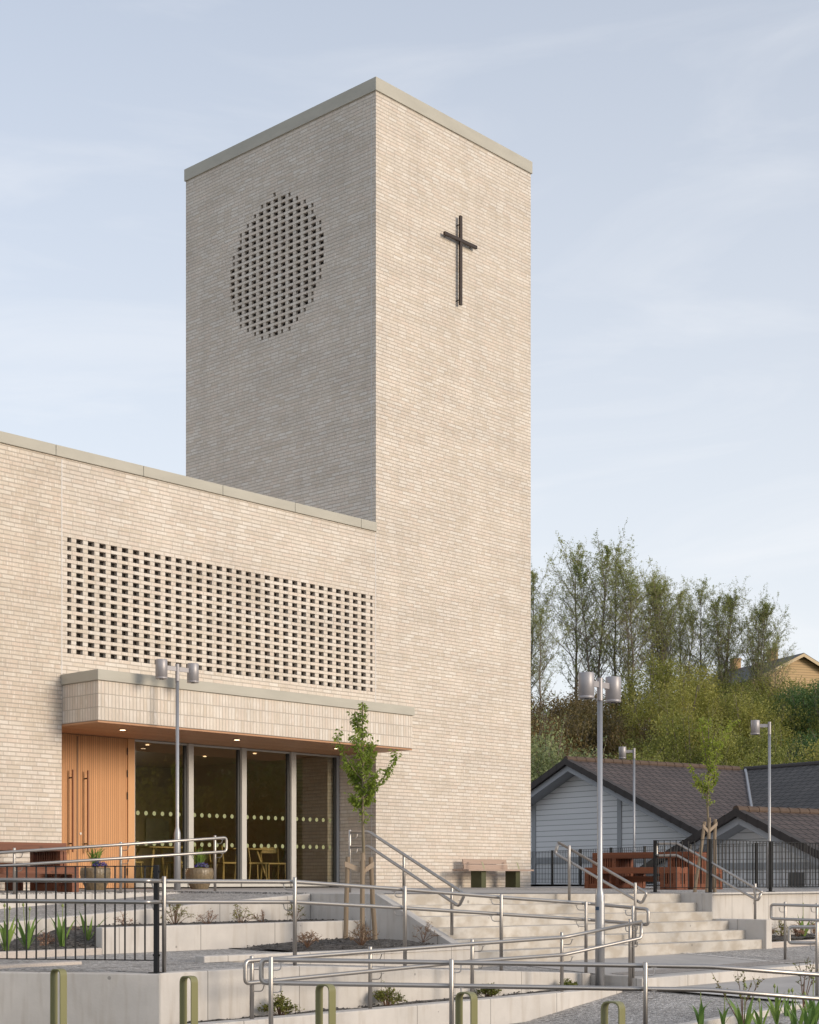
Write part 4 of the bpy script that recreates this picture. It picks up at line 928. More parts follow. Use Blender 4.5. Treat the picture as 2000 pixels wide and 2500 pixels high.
# ------------------------------------------------------------------ olive bike hoops
def hoop(base, lab):
    p = Vector((.775,-.631,0)); q = Vector((.631,.775,0)); Hh = EYE-base.z - .0
    return p, q
lab = ['leftmost olive flat-bar bike hoop, seen nearly edge on below the black fence', 'second olive bike hoop from the left, right of the fence post', 'middle olive bike hoop of the five, in front of the steel handrail loops', 'fourth olive bike hoop from the left, near the middle handrail post', 'rightmost and nearest olive bike hoop, only its top in view']
hp = [(143, 2365.5, 13.4), (461, 2382.6, 12.36), (795, 2402.5, 11.45), (1139, 2421.6, 10.65), (1497, 2444, 9.9)]
src = None; P_ = Vector((.775,-.631,0)); Q_ = Vector((.631,.775,0))
for (px, py, Y_), lb in zip(hp, lab):
    c = pY(px, py, Y_); ztop = c.z; base = Vector((c.x, c.y, -1.47)); Lw = .142; bw = .072; th = .012
    if src is None:
        hh = .86
        o = MB(); pr = []
        path = fillet([P_*(-Lw/2+th/2)+Z*(-.2), P_*(-Lw/2+th/2)+Z*(hh-th/2), P_*(Lw/2-th/2)+Z*(hh-th/2), P_*(Lw/2-th/2)+Z*(-.2)], .05, 8)
        rows = []
        for i, a in enumerate(path):
            d = (path[min(i+1, len(path)-1)]-path[max(i-1, 0)]).normalized(); nn = Q_.cross(d).normalized()
            rows.append([a+nn*th/2+Q_*bw/2, a+nn*th/2-Q_*bw/2, a-nn*th/2-Q_*bw/2, a-nn*th/2+Q_*bw/2, a+nn*th/2+Q_*bw/2])
        o.strip(rows); src = o.build('bike_hoop', M['olive'], loc=(0,0,0)); ob = src
        src.data.polygons.foreach_set('use_smooth', [False]*len(src.data.polygons))
        bv = src.modifiers.new('b', 'BEVEL'); bv.width = .003; bv.segments = 2; bv.limit_method = 'ANGLE'; bv.angle_limit = R(40)
    else: ob = src.copy(); scene.collection.objects.link(ob)
    ob.location = (c.x, c.y, ztop-.86); tag(ob, lb, 'bike rack', 'olive bike hoops in a row')

# ------------------------------------------------------------------ furniture
def timber(name, label, cat, corner, ax, ay, L_, D, Hh, th, leg_l, leg_t, group, stretch=False, slat_ax=True):
    """corner: plan corner, ax long axis, ay depth axis."""
    c = Vector(corner); r = thing(name, label, cat, c, group); zb = c.z
    mb = MB(); n = 5 if D > .5 else 3
    for i in range(n): mb.boxf(c+ay*(D*i/n+.003)+Z*(Hh-th), ax*L_, ay*(D/n-.006), Z*(th if i in (0, n-1) else th-.02))
    mb.build('top' if cat == 'table' else 'seat', M['redwood'], r, uv=True, bevel=.004)
    for s_ in (0, 1):
        o = c + ax*(0 if s_ == 0 else L_-leg_l) ; mb = MB(); hb = Hh-th-.003
        # corner posts, slats between them, solid skirt at the bottom
        pw = min(.11, leg_l*.45)
        for a_ in (0, leg_l-pw):
            for b_ in (0, D-leg_t): mb.boxf(o+ax*a_+ay*b_, ax*pw, ay*leg_t, Z*hb)
        skirt = .13
        if leg_l > .3:
            for b_ in (.015, D-leg_t+.0):
                mb.boxf(o+ax*pw+ay*b_, ax*(leg_l-2*pw), ay*(leg_t-.015), Z*skirt)
                k = int((leg_l-2*pw)/.062)
                for i in range(k): mb.boxf(o+ax*(pw+.018+i*.062)+ay*b_+Z*skirt, ax*.034, ay*(leg_t-.02), Z*(hb-skirt))
        for a_ in ((.012, leg_l-.05-.012) if leg_l > .3 else (.012,)):
            w_ = .05 if leg_l > .3 else leg_l-.024
            mb.boxf(o+ax*a_+ay*leg_t, ax*w_, ay*(D-2*leg_t), Z*skirt)
            k = int((D-2*leg_t)/.062)
            for i in range(k): mb.boxf(o+ax*a_+ay*(leg_t+.015+i*.062)+Z*skirt, ax*w_, ay*.036, Z*(hb-skirt))
        mb.build('leg', M['redwood'], r, uv=True, bevel=.003)
    if stretch:
        mb = MB(); mb.boxf(c+ax*leg_l+ay*(D/2-.05)+Z*.17, ax*(L_-2*leg_l), ay*.1, Z*.12); mb.build('stretcher', M['redwood'], r, uv=True, bevel=.003)
    return r
zt_ = EYE-.235
fb = pY(1427, 2172, 33.2); fb.z = EYE-.24
gr = 'red timber benches and tables'
timber('timber_bench', 'red stained timber bench on the gravel, in front of the far table', 'bench', fb, W, U, 2.33, .40, .475, .13, .42, .10, gr)
tbp = fb + U*.66 - W*.27; tbp.z = fb.z
timber('timber_table', 'bulky red stained timber table with slatted legs, far right on the terrace', 'table', tbp, W, U, 2.56, .66, .80, .13, .62, .10, gr, True)
rb_ = fb + U*1.6 - W*.15; rb_.z = fb.z
timber('timber_bench', 'red stained timber bench mostly hidden behind the far table', 'bench', rb_, W, U, 2.33, .40, .475, .13, .36, .10, gr)
# left group: long axis along U, ends towards the entrance
te = t_at(193, 2.75); p = TM(te-2.3, 2.75, z=EYE-.235)
timber('timber_bench', 'red timber bench in front of the table left of the entrance doors', 'bench', p, U, -W, 2.3, .38, .405, .105, .12, .10, gr)
te = t_at(163, 1.6); p = TM(te-2.4, 1.6, z=EYE-.21)
timber('timber_table', 'red timber table with a dark slatted end, left of the entrance doors', 'table', p, U, -W, 2.4, .82, .755, .125, .12, .10, gr, True)
te = t_at(57, .62); p = TM(te-2.3, .62, z=EYE-.19)
timber('timber_bench', 'red timber bench against the brick wall behind the left table', 'bench', p, U, -W, 2.3, .34, .44, .105, .12, .10, gr)
# bench at the tower wall
gb = thing('park_bench', 'weathered timber bench with olive metal supports against the tower wall', 'bench', TM(3.1, .5, z=0))
sz = .385
mb = MB()
for i in range(4): mb.boxf(TM(2.06, .25+.115*i, z=sz-.035), U*2.2, W*.105, Z*.035)
mb.build('seat', M['benchwood'], gb, uv=True, bevel=.005)
t0b, t1b = t_at(1132, .25), t_at(1238, .25)
mb = MB()
for z0_, off in ((sz+.005, 0), (sz+.115, .025)): mb.boxf(TM(t0b, .24-off, z=z0_), U*(t1b-t0b), W*.03-Z*.0, Z*.10 - W*.012)
mb.build('backrest', M['benchwood'], gb, uv=True, bevel=.004)
for px in (1150, 1234):
    ta = t_at(px, .30); mb = MB(); mb.boxf(TM(ta, .58, z=-.02), U*.14, W*.012, Z*(sz+.0-.035+.02)); mb.boxf(TM(ta+.14, .30, z=-.02), U*.012, W*.292, Z*(sz-.035+.02)); mb.boxf(TM(ta, .30, z=-.02), U*.012, W*.28, Z*(sz-.035+.02));
    mb.build('leg', M['olive2'], gb)
for px in (1183, 1268):
    ta = t_at(px, .66); mb = MB(); pa = [TM(ta, .66, z=sz-.02), TM(ta, .66, z=sz+.0), TM(ta-.03, .62, z=sz+.155), TM(ta-.03, .26, z=sz+.155)]
    rows = [[q-U*.02, q+U*.02] for q in fillet(pa, .02, 3)]; mb.strip(rows); mb.strip([[q+Z*.004-U*.02, q+Z*.004+U*.02] for q in fillet(pa, .02, 3)]); mb.build('armrest', M['strap'], gb)

# ------------------------------------------------------------------ plants
def leaf_blade(mb, base, d, L_, w, droop, mi=0, n=7, fold=.3):
    """strap leaf: d horizontal direction, rises then bends over"""
    d = Vector(d).normalized(); s = Vector((-d.y, d.x, 0)); pts = []; p = Vector(base); a = droop[0]
    for i in range(n+1):
        q = i/n; ang = R(droop[0] + (droop[1]-droop[0])*q*q); wd = w*math.sin(min(1, q*1.15+.28)*math.pi*.87)**.8 if q < 1 else 0.001
        wd = w*(.38+.62*math.sin(math.pi*min(1, q*1.1)))*(1-q**5)+.001
        pts.append([p - s*wd/2 + Z*0, p - Z*wd*fold*.5, p + s*wd/2])
        p = p + (d*math.cos(ang) + Z*math.sin(ang))*L_/n
    mb.strip(pts, mi)
def allium(label, base, h, n, seed, buds=1):
    rnd = random.Random(seed); r = thing('allium_plant', label, 'plant', base, 'strap-leaved allium plants'); b = Vector(base); mb = MB()
    for i in range(n):
        a = 2*math.pi*i/n + rnd.uniform(-.4, .4); leaf_blade(mb, b+Vector((rnd.uniform(-.02,.02), rnd.uniform(-.02,.02), -.02)), (math.cos(a), math.sin(a), 0), h*rnd.uniform(.8, 1.15), h*rnd.uniform(.085, .135), (rnd.uniform(58, 86), rnd.uniform(-5, 68)))
    mb.build('leaves', M['allium'], r, smooth=True)
    for i in range(buds):
        x = rnd.uniform(-.05, .05); y = rnd.uniform(-.04, .04); hh = h*rnd.uniform(.85, 1.15); mb = MB(); t_ = b+Vector((x, y, hh)); mb.tube([b, b+Vector((x*.6, y*.6, hh*.6)), t_], .0045, 6)
        mb.lathe(t_-Z*.003, [(.004, 0), (.015, .012), (.014, .026), (.006, .04), (.001, .05)], 8); mb.build('flower_stem', M['alltip'], r, smooth=True)
    return r
def shrub(label, base, h, rad, seed, mat='greensh', nst=16, leaf=.022, nl=14, cat='shrub', group='small shrubs in the concrete planters', stem='twig', up=.5, name='shrub'):
    rnd = random.Random(seed); r = thing(name, label, cat, base, group); b = Vector(base); st = MB(); lf = MB()
    for i in range(nst):
        a = rnd.uniform(0, 2*math.pi); el = rnd.uniform(up*.5, 1.0); tip = Vector((math.cos(a)*rad*(1.25-el)*rnd.uniform(.6, 1.1), math.sin(a)*rad*(1.25-el)*rnd.uniform(.6, 1.1), h*el*rnd.uniform(.7, 1.05)))
        mid = tip*.5 + Vector((rnd.uniform(-.03,.03), rnd.uniform(-.03,.03), h*.08)); pts = [Vector((0,0,-.03)), mid, tip]
        st.tube([b+q for q in pts], [.004, .003, .0015], 4, cap=False)
        subs = [(mid, tip)]
        for k in range(3):
            q0 = mid.lerp(tip, rnd.random()*.8); q1 = q0 + Vector((rnd.uniform(-1,1), rnd.uniform(-1,1), rnd.uniform(0,1)))*h*.25; st.tube([b+q0, b+q1], [.002, .001], 3, cap=False); subs.append((q0, q1))
        for (q0, q1) in subs:
            for k in range(nl):
                c = b + q0.lerp(q1, rnd.random()) + Vector((rnd.gauss(0,.008), rnd.gauss(0,.008), rnd.gauss(0,.008))); d1 = Vector((rnd.uniform(-1,1), rnd.uniform(-1,1), rnd.uniform(-.4,1))).normalized(); d2 = d1.cross(Vector((rnd.uniform(-1,1), rnd.uniform(-1,1), rnd.uniform(-1,1)))).normalized(); s = leaf*rnd.uniform(.6, 1.2)
                lf.quad(c, c+d1*s*.5+d2*s*.32, c+d1*s, c+d1*s*.5-d2*s*.32)
    st.build('stems', M[stem], r); lf.build('foliage', M[mat], r); return r
# upper planter row
mS = 6.4
for i, (px, py, m_, h, lb) in enumerate([(305, 2258, 'dry', .24, 'brown dry shrub just left of the thick fence post'), (427, 2256, 'greensh', .36, 'green-tinged shrub right of the thick fence post'), (508, 2254, 'dry', .26, 'small pink-brown dry shrub between two greener ones'), (588, 2251, 'greensh', .30, 'half green shrub with one tall leafy shoot'), (643, 2250, 'dry', .22, 'low spreading brown shrub with a curled twig'), (720, 2249, 'greensh', .28, 'sparse green shrub behind the second long-rail post')]):
    p = pm(px, py, mS); p.z = EYE-.575; shrub(lb + ' in the upper planter', p, h*(.8 if m_ == 'dry' else 1), .25, 40+i, m_, (11, 22, 12, 15, 10, 13)[i], .016 if m_ == 'dry' else .021, 5, up=.3)
for i, (px, m_, mm, h, lb) in enumerate([(750, 'dry', 8.2, .30, 'reddish dry shrub left of the tree stakes'), (884, 'dry', 8.5, .34, 'brown leafy shrub at the foot of the staked tree'), (1033, 'dry', 8.2, .28, 'thin brown shrub between the stakes and the stair flank wall')]):
    p = pm(px, 2300, mm); p.z = EYE-.80; shrub(lb, p, h*(.75, 1, .95)[i], .26, 60+i, m_, (22, 24, 11)[i], .017, 7, up=.3)
for i, (px, h, lb) in enumerate([(683, .22, 'low green shrub beside the looped end of the lowest handrail'), (945, .25, 'fullest low green shrub, at the second post of the lowest handrail'), (1192, .17, 'low green shrub behind the fourth bike hoop'), (1389, .14, 'small low green shrub left of the tall lamp post')]):
    p = pm(px, 2470, 10.25); p.z = EYE-1.375; shrub(lb, p, h, .24 if i < 2 else .18, 80+i, 'greensh', 30, .022, 12)
for i, (px, py, h, n, lb) in enumerate([(15, 2318, .50, 8, 'tall allium clump at the far left edge behind the fence'), (66, 2312, .52, 10, 'dense allium clump with two green buds behind the fence'), (152, 2313, .50, 6, 'broad-leaved allium with wide open leaves behind the fence'), (215, 2296, .46, 7, 'allium with arching leaves beside the end of the low wall')]):
    p = pm(px, py, 6.7 if i < 3 else 6.62); p.z = EYE-(.80, .80, .78, .74)[i]; allium(lb, p, h*.86, n, 100+i, 2 if i < 2 else 1)
for i, (px, h, n, Y_, zb, bd, lb) in enumerate([(1713, .36, 6, 15.6, -1.31, 1, 'leftmost upright allium in the bottom right bed'), (1818, .42, 7, 15.2, -1.33, 1, 'allium growing among bare twigs in the bottom right bed'), (1896, .42, 6, 16.3, -1.34, 1, 'allium with a tall stem and brown leaf tips'), (1945, .38, 8, 15.6, -1.34, 2, 'dark green allium clump in the right foreground bed'), (1985, .46, 8, 16.0, -1.34, 1, 'broad allium at the right edge of the picture')]):
    p = pY(px, 2500, Y_); p.z = zb; allium(lb, p, h, n, 120+i, bd)
def twiggy(label, base, tips, seed):
    rnd = random.Random(seed); r = thing('young_shrub', label, 'shrub', base, 'twiggy young shrubs'); b = Vector(base); st = MB(); lf = MB()
    for tp in tips:
        tp = Vector(tp); mid = b.lerp(tp, .5)+Vector((rnd.uniform(-.02,.02), 0, .02)); st.tube([b, mid, tp], [.006, .0045, .002], 5, cap=False)
        segs = [(mid, tp)]
        for k in range(3):
            q0 = mid.lerp(tp, rnd.uniform(0, .8)); q1 = q0+Vector((rnd.uniform(-.08,.08), rnd.uniform(-.05,.05), rnd.uniform(.04,.12))); st.tube([q0, q1], [.003, .0015], 4, cap=False); segs.append((q0, q1))
        for q0, q1 in segs:
            for k in range(9):
                c = q0.lerp(q1, rnd.uniform(.1, 1)); d1 = Vector((rnd.uniform(-1,1), rnd.uniform(-1,1), rnd.uniform(-.1,1))).normalized(); d2 = d1.cross(Vector((rnd.uniform(-1,1), rnd.uniform(-1,1), rnd.uniform(-1,1)))).normalized(); s = rnd.uniform(.014, .03)
                lf.quad(c, c+d1*s*.5+d2*s*.35, c+d1*s, c+d1*s*.5-d2*s*.35)
    st.build('stems', M['twig'], r); lf.build('foliage', M['greensh'], r)
twiggy('young shrub of thin red-brown twigs with tiny leaves, behind the nearest handrail', pY(1814, 2515, 15.8), [pY(1738, 2374, 15.8), pY(1802, 2378, 15.9), pY(1818, 2388, 15.7), pY(1855, 2384, 15.8), pY(1835, 2395, 16)], 7)
twiggy('taller twiggy shrub with fresh leaves by the right edge', pY(1962, 2460, 16.6), [pY(1952, 2350, 16.6), pY(1975, 2335, 16.6), pY(1988, 2345, 16.6), pY(1968, 2370, 16.5), pY(1998, 2365, 16.5)], 9)
for i, (px, m_, h, lb) in enumerate([(1876, 'dry', .32, 'brown shrub beside the low stair cheek'), (1908, 'greensh', .34, 'green shrub below the high wall, left of the looped handrail'), (1945, 'dry', .30, 'brown shrub behind the looped handrail below the high wall'), (1986, 'dry', .30, 'brown shrub below the high wall at the right edge')]):
    p = pm(px, 2290, 8.25); p.z = EYE-1.03; shrub(lb, p, h, .2, 150+i, m_, 18, .024, 9)
p = pm(1962, 2290, 8.3); p.z = EYE-1.03; allium('slender allium below the high wall near the right edge', p, .5, 6, 170, 1)
for i, (px, py, mm, h, lb) in enumerate([(108, 2312, 6.5, .22, 'withered brown plant between two allium clumps in the left bed'), (190, 2300, 6.2, .26, 'dry thin shrub just behind the open-leaved allium')]):
    p = pm(px, py, mm); p.z = EYE-.80; shrub(lb, p, h, .2, 190+i, 'dry', 16, .018, 8, up=.3)
for i, (px, h, n, Y_, lb) in enumerate([(1768, .30, 5, 15.9, 'short allium between the leftmost clump and the bare twigs'), (1858, .34, 6, 15.4, 'leaning allium right of the bare twigs, near the bottom edge'), (1922, .30, 6, 16.9, 'small allium farther back in the right foreground bed'), (1972, .36, 7, 15.3, 'allium in the very bottom right corner')]):
    p = pY(px, 2500, Y_); p.z = -1.33; allium(lb, p, h, n, 200+i, 1)
# pots
def pot(label, base, seed, flower_dx):
    rnd = random.Random(seed); r = thing('flower_pot', label, 'flower pot', base, 'planted pots at the entrance'); b = Vector(base); s = .93
    mb = MB(); mb.lathe(b, [(.155*s, 0), (.165*s, .02), (.24*s, .17), (.262*s, .27), (.255*s, .34), (.24*s, .375), (.215*s, .375), (.20*s, .34)], 60, mod=lambda k, n, z: 1+.022*math.cos(k*2*math.pi*20/n))
    mb.build('pot', M['pot'], r, smooth=True)
    mb = MB(); mb.lathe(b+Z*.325, [(.205*s, 0), (.1, .012)], 16); mb.build('soil', M['soil'], r)
    mb = MB()
    for i in range(46):
        a = rnd.uniform(0, 6.283); leaf_blade(mb, b+Vector((rnd.uniform(-.05,.05), rnd.uniform(-.05,.05), .34)), (math.cos(a), math.sin(a), 0), rnd.uniform(.30, .52), .020, (rnd.uniform(65, 88), rnd.uniform(-40, 40)), n=6)
    mb.build('grass', M['grass'], r, smooth=True)
    mb = MB()
    for i in range(420):
        a = rnd.uniform(0, 6.283); q = math.sqrt(rnd.random())*.13; c = b+Vector((flower_dx+q*math.cos(a), -.09+q*math.sin(a)*.8, .375+.10*math.sqrt(max(0, 1-(q/.14)**2))*rnd.uniform(.3, 1)))
        d1 = Vector((rnd.uniform(-1,1), rnd.uniform(-1,1), rnd.uniform(-1,1))).normalized(); d2 = d1.cross(Vector((rnd.uniform(-1,1), rnd.uniform(-1,1), .3))).normalized(); s_ = .009
        mb.quad(c-d1*s_, c-d2*s_, c+d1*s_, c+d2*s_, 0 if rnd.random() < .72 else 1)
    mb.build('flowers', [M['purple'], M['grass']], r)
p = pm(233, 2173, .9); p.z = EYE-.195; pot('brown glazed pot with grass and purple flowers in front of the timber doors', p, 3, .09)
p = pm(487, 2171, .5); p.z = EYE-.19; pot('brown ribbed pot with grass and purple flowers in front of the first mullion', p, 4, .05)

# ------------------------------------------------------------------ young staked trees
def cherry(label, base, H_, seed, stakes, lean=(0,0), dens=1.0, blossom=0, limbs=None, group='staked young trees', scale_leaf=1.0):
    rnd = random.Random(seed); r = thing('young_tree', label, 'tree', base, group); b = Vector(base)
    st = MB(); lf = MB(); trunk = [b-Z*.1]
    for i in range(1, 9): trunk.append(b+Vector((lean[0]*i/8+rnd.uniform(-.012,.012), lean[1]*i/8, H_*i/8)))
    st.tube(trunk, [.026*(1-.8*i/8)+.002 for i in range(9)], 8)
    def add_leaves(q0, q1, n):
        for k in range(int(n*dens)):
            c = q0.lerp(q1, rnd.random()); d1 = Vector((rnd.uniform(-1,1), rnd.uniform(-1,1), rnd.uniform(-1.1,.15))).normalized(); d2 = d1.cross(Vector((rnd.uniform(-1,1), rnd.uniform(-1,1), rnd.uniform(-1,1)))).normalized(); s = rnd.uniform(.05, .085)*scale_leaf; nn = d1.cross(d2)
            c = c + d1*.02
            lf.add([c, c+d1*s*.45+d2*s*.24+nn*s*.06, c+d1*s, c+d1*s*.45-d2*s*.24+nn*s*.06, c+d1*s*.5], [(0,4,1), (1,4,2), (2,4,3), (3,4,0)])
            if blossom and rnd.random() < blossom:
                e = c + Vector((rnd.uniform(-.03,.03),)*3); mbx.lathe(e, [(.0, 0), (.016, .006), (.0, .012)], 6)
    mbx = MB()
    def trunk_at(h):
        f = max(0, min(7.999, h/H_*8)); i = int(f); return trunk[i].lerp(trunk[i+1], f-i) if i else b.lerp(trunk[1], f)
    for (h0, dx, dy, dz, curve) in limbs:
        p0 = trunk_at(h0); p2 = p0+Vector((dx, dy, dz)); p1 = p0.lerp(p2, .5)+Vector((dx*.15, dy*.15, -curve)); pts = [p0*(1-q)**2+p1*2*q*(1-q)+p2*q*q for q in (0,.2,.4,.6,.8,1)]
        st.tube(pts, [.009,.008,.0065,.005,.0035,.002], 5, cap=False)
        for i in range(1, 5):
            add_leaves(pts[i], pts[i+1], 13)
            for k in range(2):
                q0 = pts[i].lerp(pts[i+1], rnd.random()); q1 = q0+Vector((rnd.uniform(-.13,.13), rnd.uniform(-.13,.13), rnd.uniform(.0,.16))); st.tube([q0, q1], [.003,.0015], 4, cap=False); add_leaves(q0, q1, 9)
    for i in range(14):
        h = H_*(.50+.49*i/13); q0 = trunk_at(h); q1 = trunk_at(min(H_, h+.16)); add_leaves(q0, q1, 8)
        if i < 13:
            a = rnd.uniform(0, 6.283); q1 = q0+Vector((math.cos(a)*.12, math.sin(a)*.12, .10)); st.tube([q0, q1], [.004,.002], 4, cap=False); add_leaves(q0, q1, 9)
    st.build('trunk', M['bark'], r, smooth=True); lf.build('crown', M['cherryleaf'], r)
    if blossom: mbx.build('blossom', M['blossom'], r)
    tops = []
    for (bx, by, tx, ty, hh) in stakes:
        mb = MB(); pts = [b+Vector((bx+(tx-bx)*q+rnd.uniform(-.006,.006), by+(ty-by)*q, -.15+(hh+.15)*q)) for q in (0,.25,.5,.75,1)]; mb.tube(pts, [.034,.032,.031,.030,.029], 10)
        o = mb.build('stake', M['stake'], r, uv=True, smooth=False); tops.append(pts[-1])
    mb = MB(); tp = Vector((tops[0].x, tops[0].y, tops[0].z)); tk = trunk_at(stakes[0][4]-.14)
    for q in tops:
        a = q-Z*.10; d = (tk-a).normalized(); n = Vector((-d.y, d.x, 0)).normalized()
        rows = [[a-d*.035+n*.036+Z*(.035), a-d*.035+n*.036-Z*.035], [tk+n*.030-Z*.01, tk+n*.030-Z*.075], [tk+d*.03+n*0-Z*.01, tk+d*.03-Z*.075], [tk-n*.030-Z*.01, tk-n*.030-Z*.075], [a-d*.035-n*.036+Z*.035, a-d*.035-n*.036-Z*.035], [a-d*.045+Z*.035, a-d*.045-Z*.035], [a-d*.035+n*.036+Z*.035, a-d*.035+n*.036-Z*.035]]
        mb.strip(rows)
    mb.build('tie', M['webbing'], r)
    return r
bt_ = pm(886, 2292, 8.0); bt_.z = EYE-.79
k1 = bt_.y/F    # metres per photo pixel at the tree
def px_l(h_px0, px, py): return ((px-886)*k1, 0, 0)
def limb(y0, px, py, dy, curve): return ((2292-y0)*k1, (px-886)*k1, dy, (y0-py)*k1, curve)
cherry('young staked tree with fresh green leaves in the bed left of the stairs', bt_, (2292-1708)*k1, 11,
       [(-.225, .0, -.19, -.0, (2292-2086)*k1), (0.0, -.055, -.0, -.05, (2292-2076)*k1), (.16, .03, .10, .02, (2292-2087)*k1)], lean=(.0, 0), dens=1.7, scale_leaf=.8,
       limbs=[limb(1945, 972, 1832, -.1, .08), limb(1960, 858, 1940, .05, .03), limb(1930, 852, 1870, .15, .06), limb(1900, 822, 1785, -.1, .10), limb(1880, 905, 1830, .2, .05), limb(1860, 868, 1790, -.2, .05), limb(1935, 915, 1885, -.15, .05), limb(1850, 902, 1805, .15, .04), limb(1960, 905, 1925, .1, .03), limb(1900, 862, 1865, .1, .03), limb(1800, 869, 1738, .0, .0)])
bt2 = pY(1727, 2177, 28.3); bt2.z = EYE-.24; k2 = bt2.y/F
def limb2(y0, px, py, dy, curve): return ((2177-y0)*k2, (px-1727)*k2, dy, (y0-py)*k2, curve)
cherry('young staked tree with yellowish leaves and a few blossoms behind the black fence', bt2, (2177-1755)*k2, 23,
       [(-.25, .0, -.04, .0, (2177-2006)*k2), (-.02, -.06, .04, -.0, (2177-1996)*k2), (.145, .05, .145, .02, (2177-2000)*k2)], lean=(.03, 0), dens=1.5, scale_leaf=.85, blossom=.010,
       limbs=[limb2(1945, 1688, 1875, 0, .08), limb2(1930, 1755, 1880, .2, .05), limb2(1920, 1735, 1800, -.1, .02), limb2(1935, 1705, 1905, .1, .03), limb2(1900, 1765, 1790, .1, .05), limb2(1880, 1708, 1750, 0, .03), limb2(1860, 1780, 1760, -.2, .05)])

# ------------------------------------------------------------------ grey house behind the terrace
g = Vector((.57,-.82,0)).normalized(); hdir = Vector((.82,.57,0)).normalized()
def mk_house():
    pk = Vector((.105*48, 48, 0)); ZR = 3.86; hw = 6.8; pitch = math.tan(R(22.6)); ze = ZR-hw*pitch; zb = -2.6
    h = thing('grey_house', 'low grey boarded house with brown tiled roofs behind the terrace fence', 'house', (pk.x, pk.y, zb))
    P = lambda a, b, z: Vector((pk.x, pk.y, 0)) + g*a + hdir*b + Z*z
    mb = MB(); ov = .30; wr = hw-.5; zw = ZR-wr*pitch-.12
    L_ = 7.67+2
    mb.add([P(-wr, ov, zb), P(wr, ov, zb), P(wr, ov, zw), P(0, ov, ZR-.14), P(-wr, ov, zw)], [(0,1,2,3,4)])
    mb.quad(P(wr, ov, zb), P(wr, L_, zb), P(wr, L_, zw), P(wr, ov, zw)); mb.quad(P(-wr, L_, zb), P(-wr, ov, zb), P(-wr, ov, zw), P(-wr, L_, zw))
    mb.build('wall', M['siding'], h, uv=True)
    mb = MB()
    for px in (1304, 1513):
        # upright cover boards
        r_ = (px-1000)/F; q = P(0, ov-.01, 0); a = (r_*q.y-q.x)/(g.x-r_*g.y); zt_ = ZR-abs(a)*pitch-.2
        mb.boxf(P(a-.09, ov-.03, zb), g*.18, hdir*.03, Z*(zt_-zb))
    q = P(0, ov-.01, 0); mb.boxf(P(-wr, ov-.026, .66), g*(2*wr-2.0), hdir*.02, Z*.20)
    mb.build('cover_board', M['trim'], h)
    def roofside(s, b0, b1, mat, nm='roof'):
        t_ = .10; mb = MB(); mb.add([P(0,b0,ZR), P(0,b1,ZR), P(s*hw,b1,ze), P(s*hw,b0,ze), P(0,b0,ZR-t_), P(0,b1,ZR-t_), P(s*hw,b1,ze-t_), P(s*hw,b0,ze-t_)], [(0,1,2,3) if s < 0 else (3,2,1,0), (7,6,5,4), (0,3,7,4), (3,2,6,7), (2,1,5,6), (1,0,4,5)])
        return mb.build(nm, M[mat], h, uv=True)
    rf = roofside(1, -.25, 7.67, 'tiles'); roofside(-1, -.25, 9.5, 'tiles')
    # wing at right angles: ridge along g from the end of the first ridge
    Q = lambda a, b, z: P(0, 7.67, 0) + g*a + hdir*b + Z*z
    mb = MB(); wl = 13
    # left slope of the wing, cut by the valley
    mb.add([Q(0,0,ZR+.01), Q(wl,0,ZR+.01), Q(wl,-hw,ze+.01), Q(hw,-hw,ze+.01)], [(3,2,1,0)])
    mb.add([Q(-hw,0,ZR), Q(wl,0,ZR), Q(wl,hw,ze), Q(-hw,hw,ze)], [(0,1,2,3)])
    mb.build('roof', M['tiles2'], h, uv=True)
    mb = MB(); mb.quad(Q(hw-.5,-hw+.5,zb), Q(wl,-hw+.5,zb), Q(wl,-hw+.5,ze), Q(hw-.5,-hw+.5,ze)); mb.build('wall', M['siding'], h, uv=True)
    mb = MB(); mb.tube([Q(0,0,ZR+.03), Q(hw,-hw,ze+.03)], .05, 6); mb.build('valley_gutter', M['galv'], h)
    def ridge(a, b, nm='ridge_tiles', mat='ridge'):
        mb = MB(); n = int((b-a).length/.38); d = (b-a).normalized()
        for i in range(n):
            p0 = a+d*i*.38; mb.tube([p0, p0+d*.40], [.115, .10], 10)
        mb.build(nm, M[mat], h, smooth=False)
    ridge(P(0,-.28,ZR+.0), P(0,7.67,ZR+.0)); ridge(Q(0,0,ZR), Q(wl,0,ZR), mat='verge')
    def verge(pk_, s, ln, PP, ZR_, lz):
        mb = MB(); n = int(ln/.36); pit = pitch
        for i in range(n):
            a0 = i*ln/n; a1 = (i+1)*ln/n+.02
            for_ = [PP(s*a0, -.32, ZR_-a0*pit+.03+.015), PP(s*a1, -.32, ZR_-a1*pit+.03), PP(s*a1, -.32, ZR_-a1*pit-.17), PP(s*a0, -.32, ZR_-a0*pit-.17+.015)]
            bk = [q + hdir*.22 for q in for_]; mb.add(for_+bk, [(0,1,2,3) , (7,6,5,4), (0,4,5,1), (1,5,6,2), (2,6,7,3), (3,7,4,0)])
        mb.build('verge_tiles', M['verge'], h)
        mb = MB(); q = [PP(s*.0, -.20, ZR_-.165), PP(s*ln, -.20, ZR_-ln*pit-.165), PP(s*ln, -.20, ZR_-ln*pit-.36), PP(s*0, -.20, ZR_-.36)]; bk = [x+hdir*.03 for x in q]
        mb.add(q+bk, [(0,1,2,3), (7,6,5,4), (0,4,5,1), (1,5,6,2), (2,6,7,3), (3,7,4,0)]); mb.add([q[3], q[2], q[2]+hdir*.5, q[3]+hdir*.5], [(0,1,2,3)])
        mb.build('fascia_board', M['fascia'], h)
    verge(pk, 1, 5.75, P, ZR, 0); verge(pk, -1, hw, P, ZR, 0)
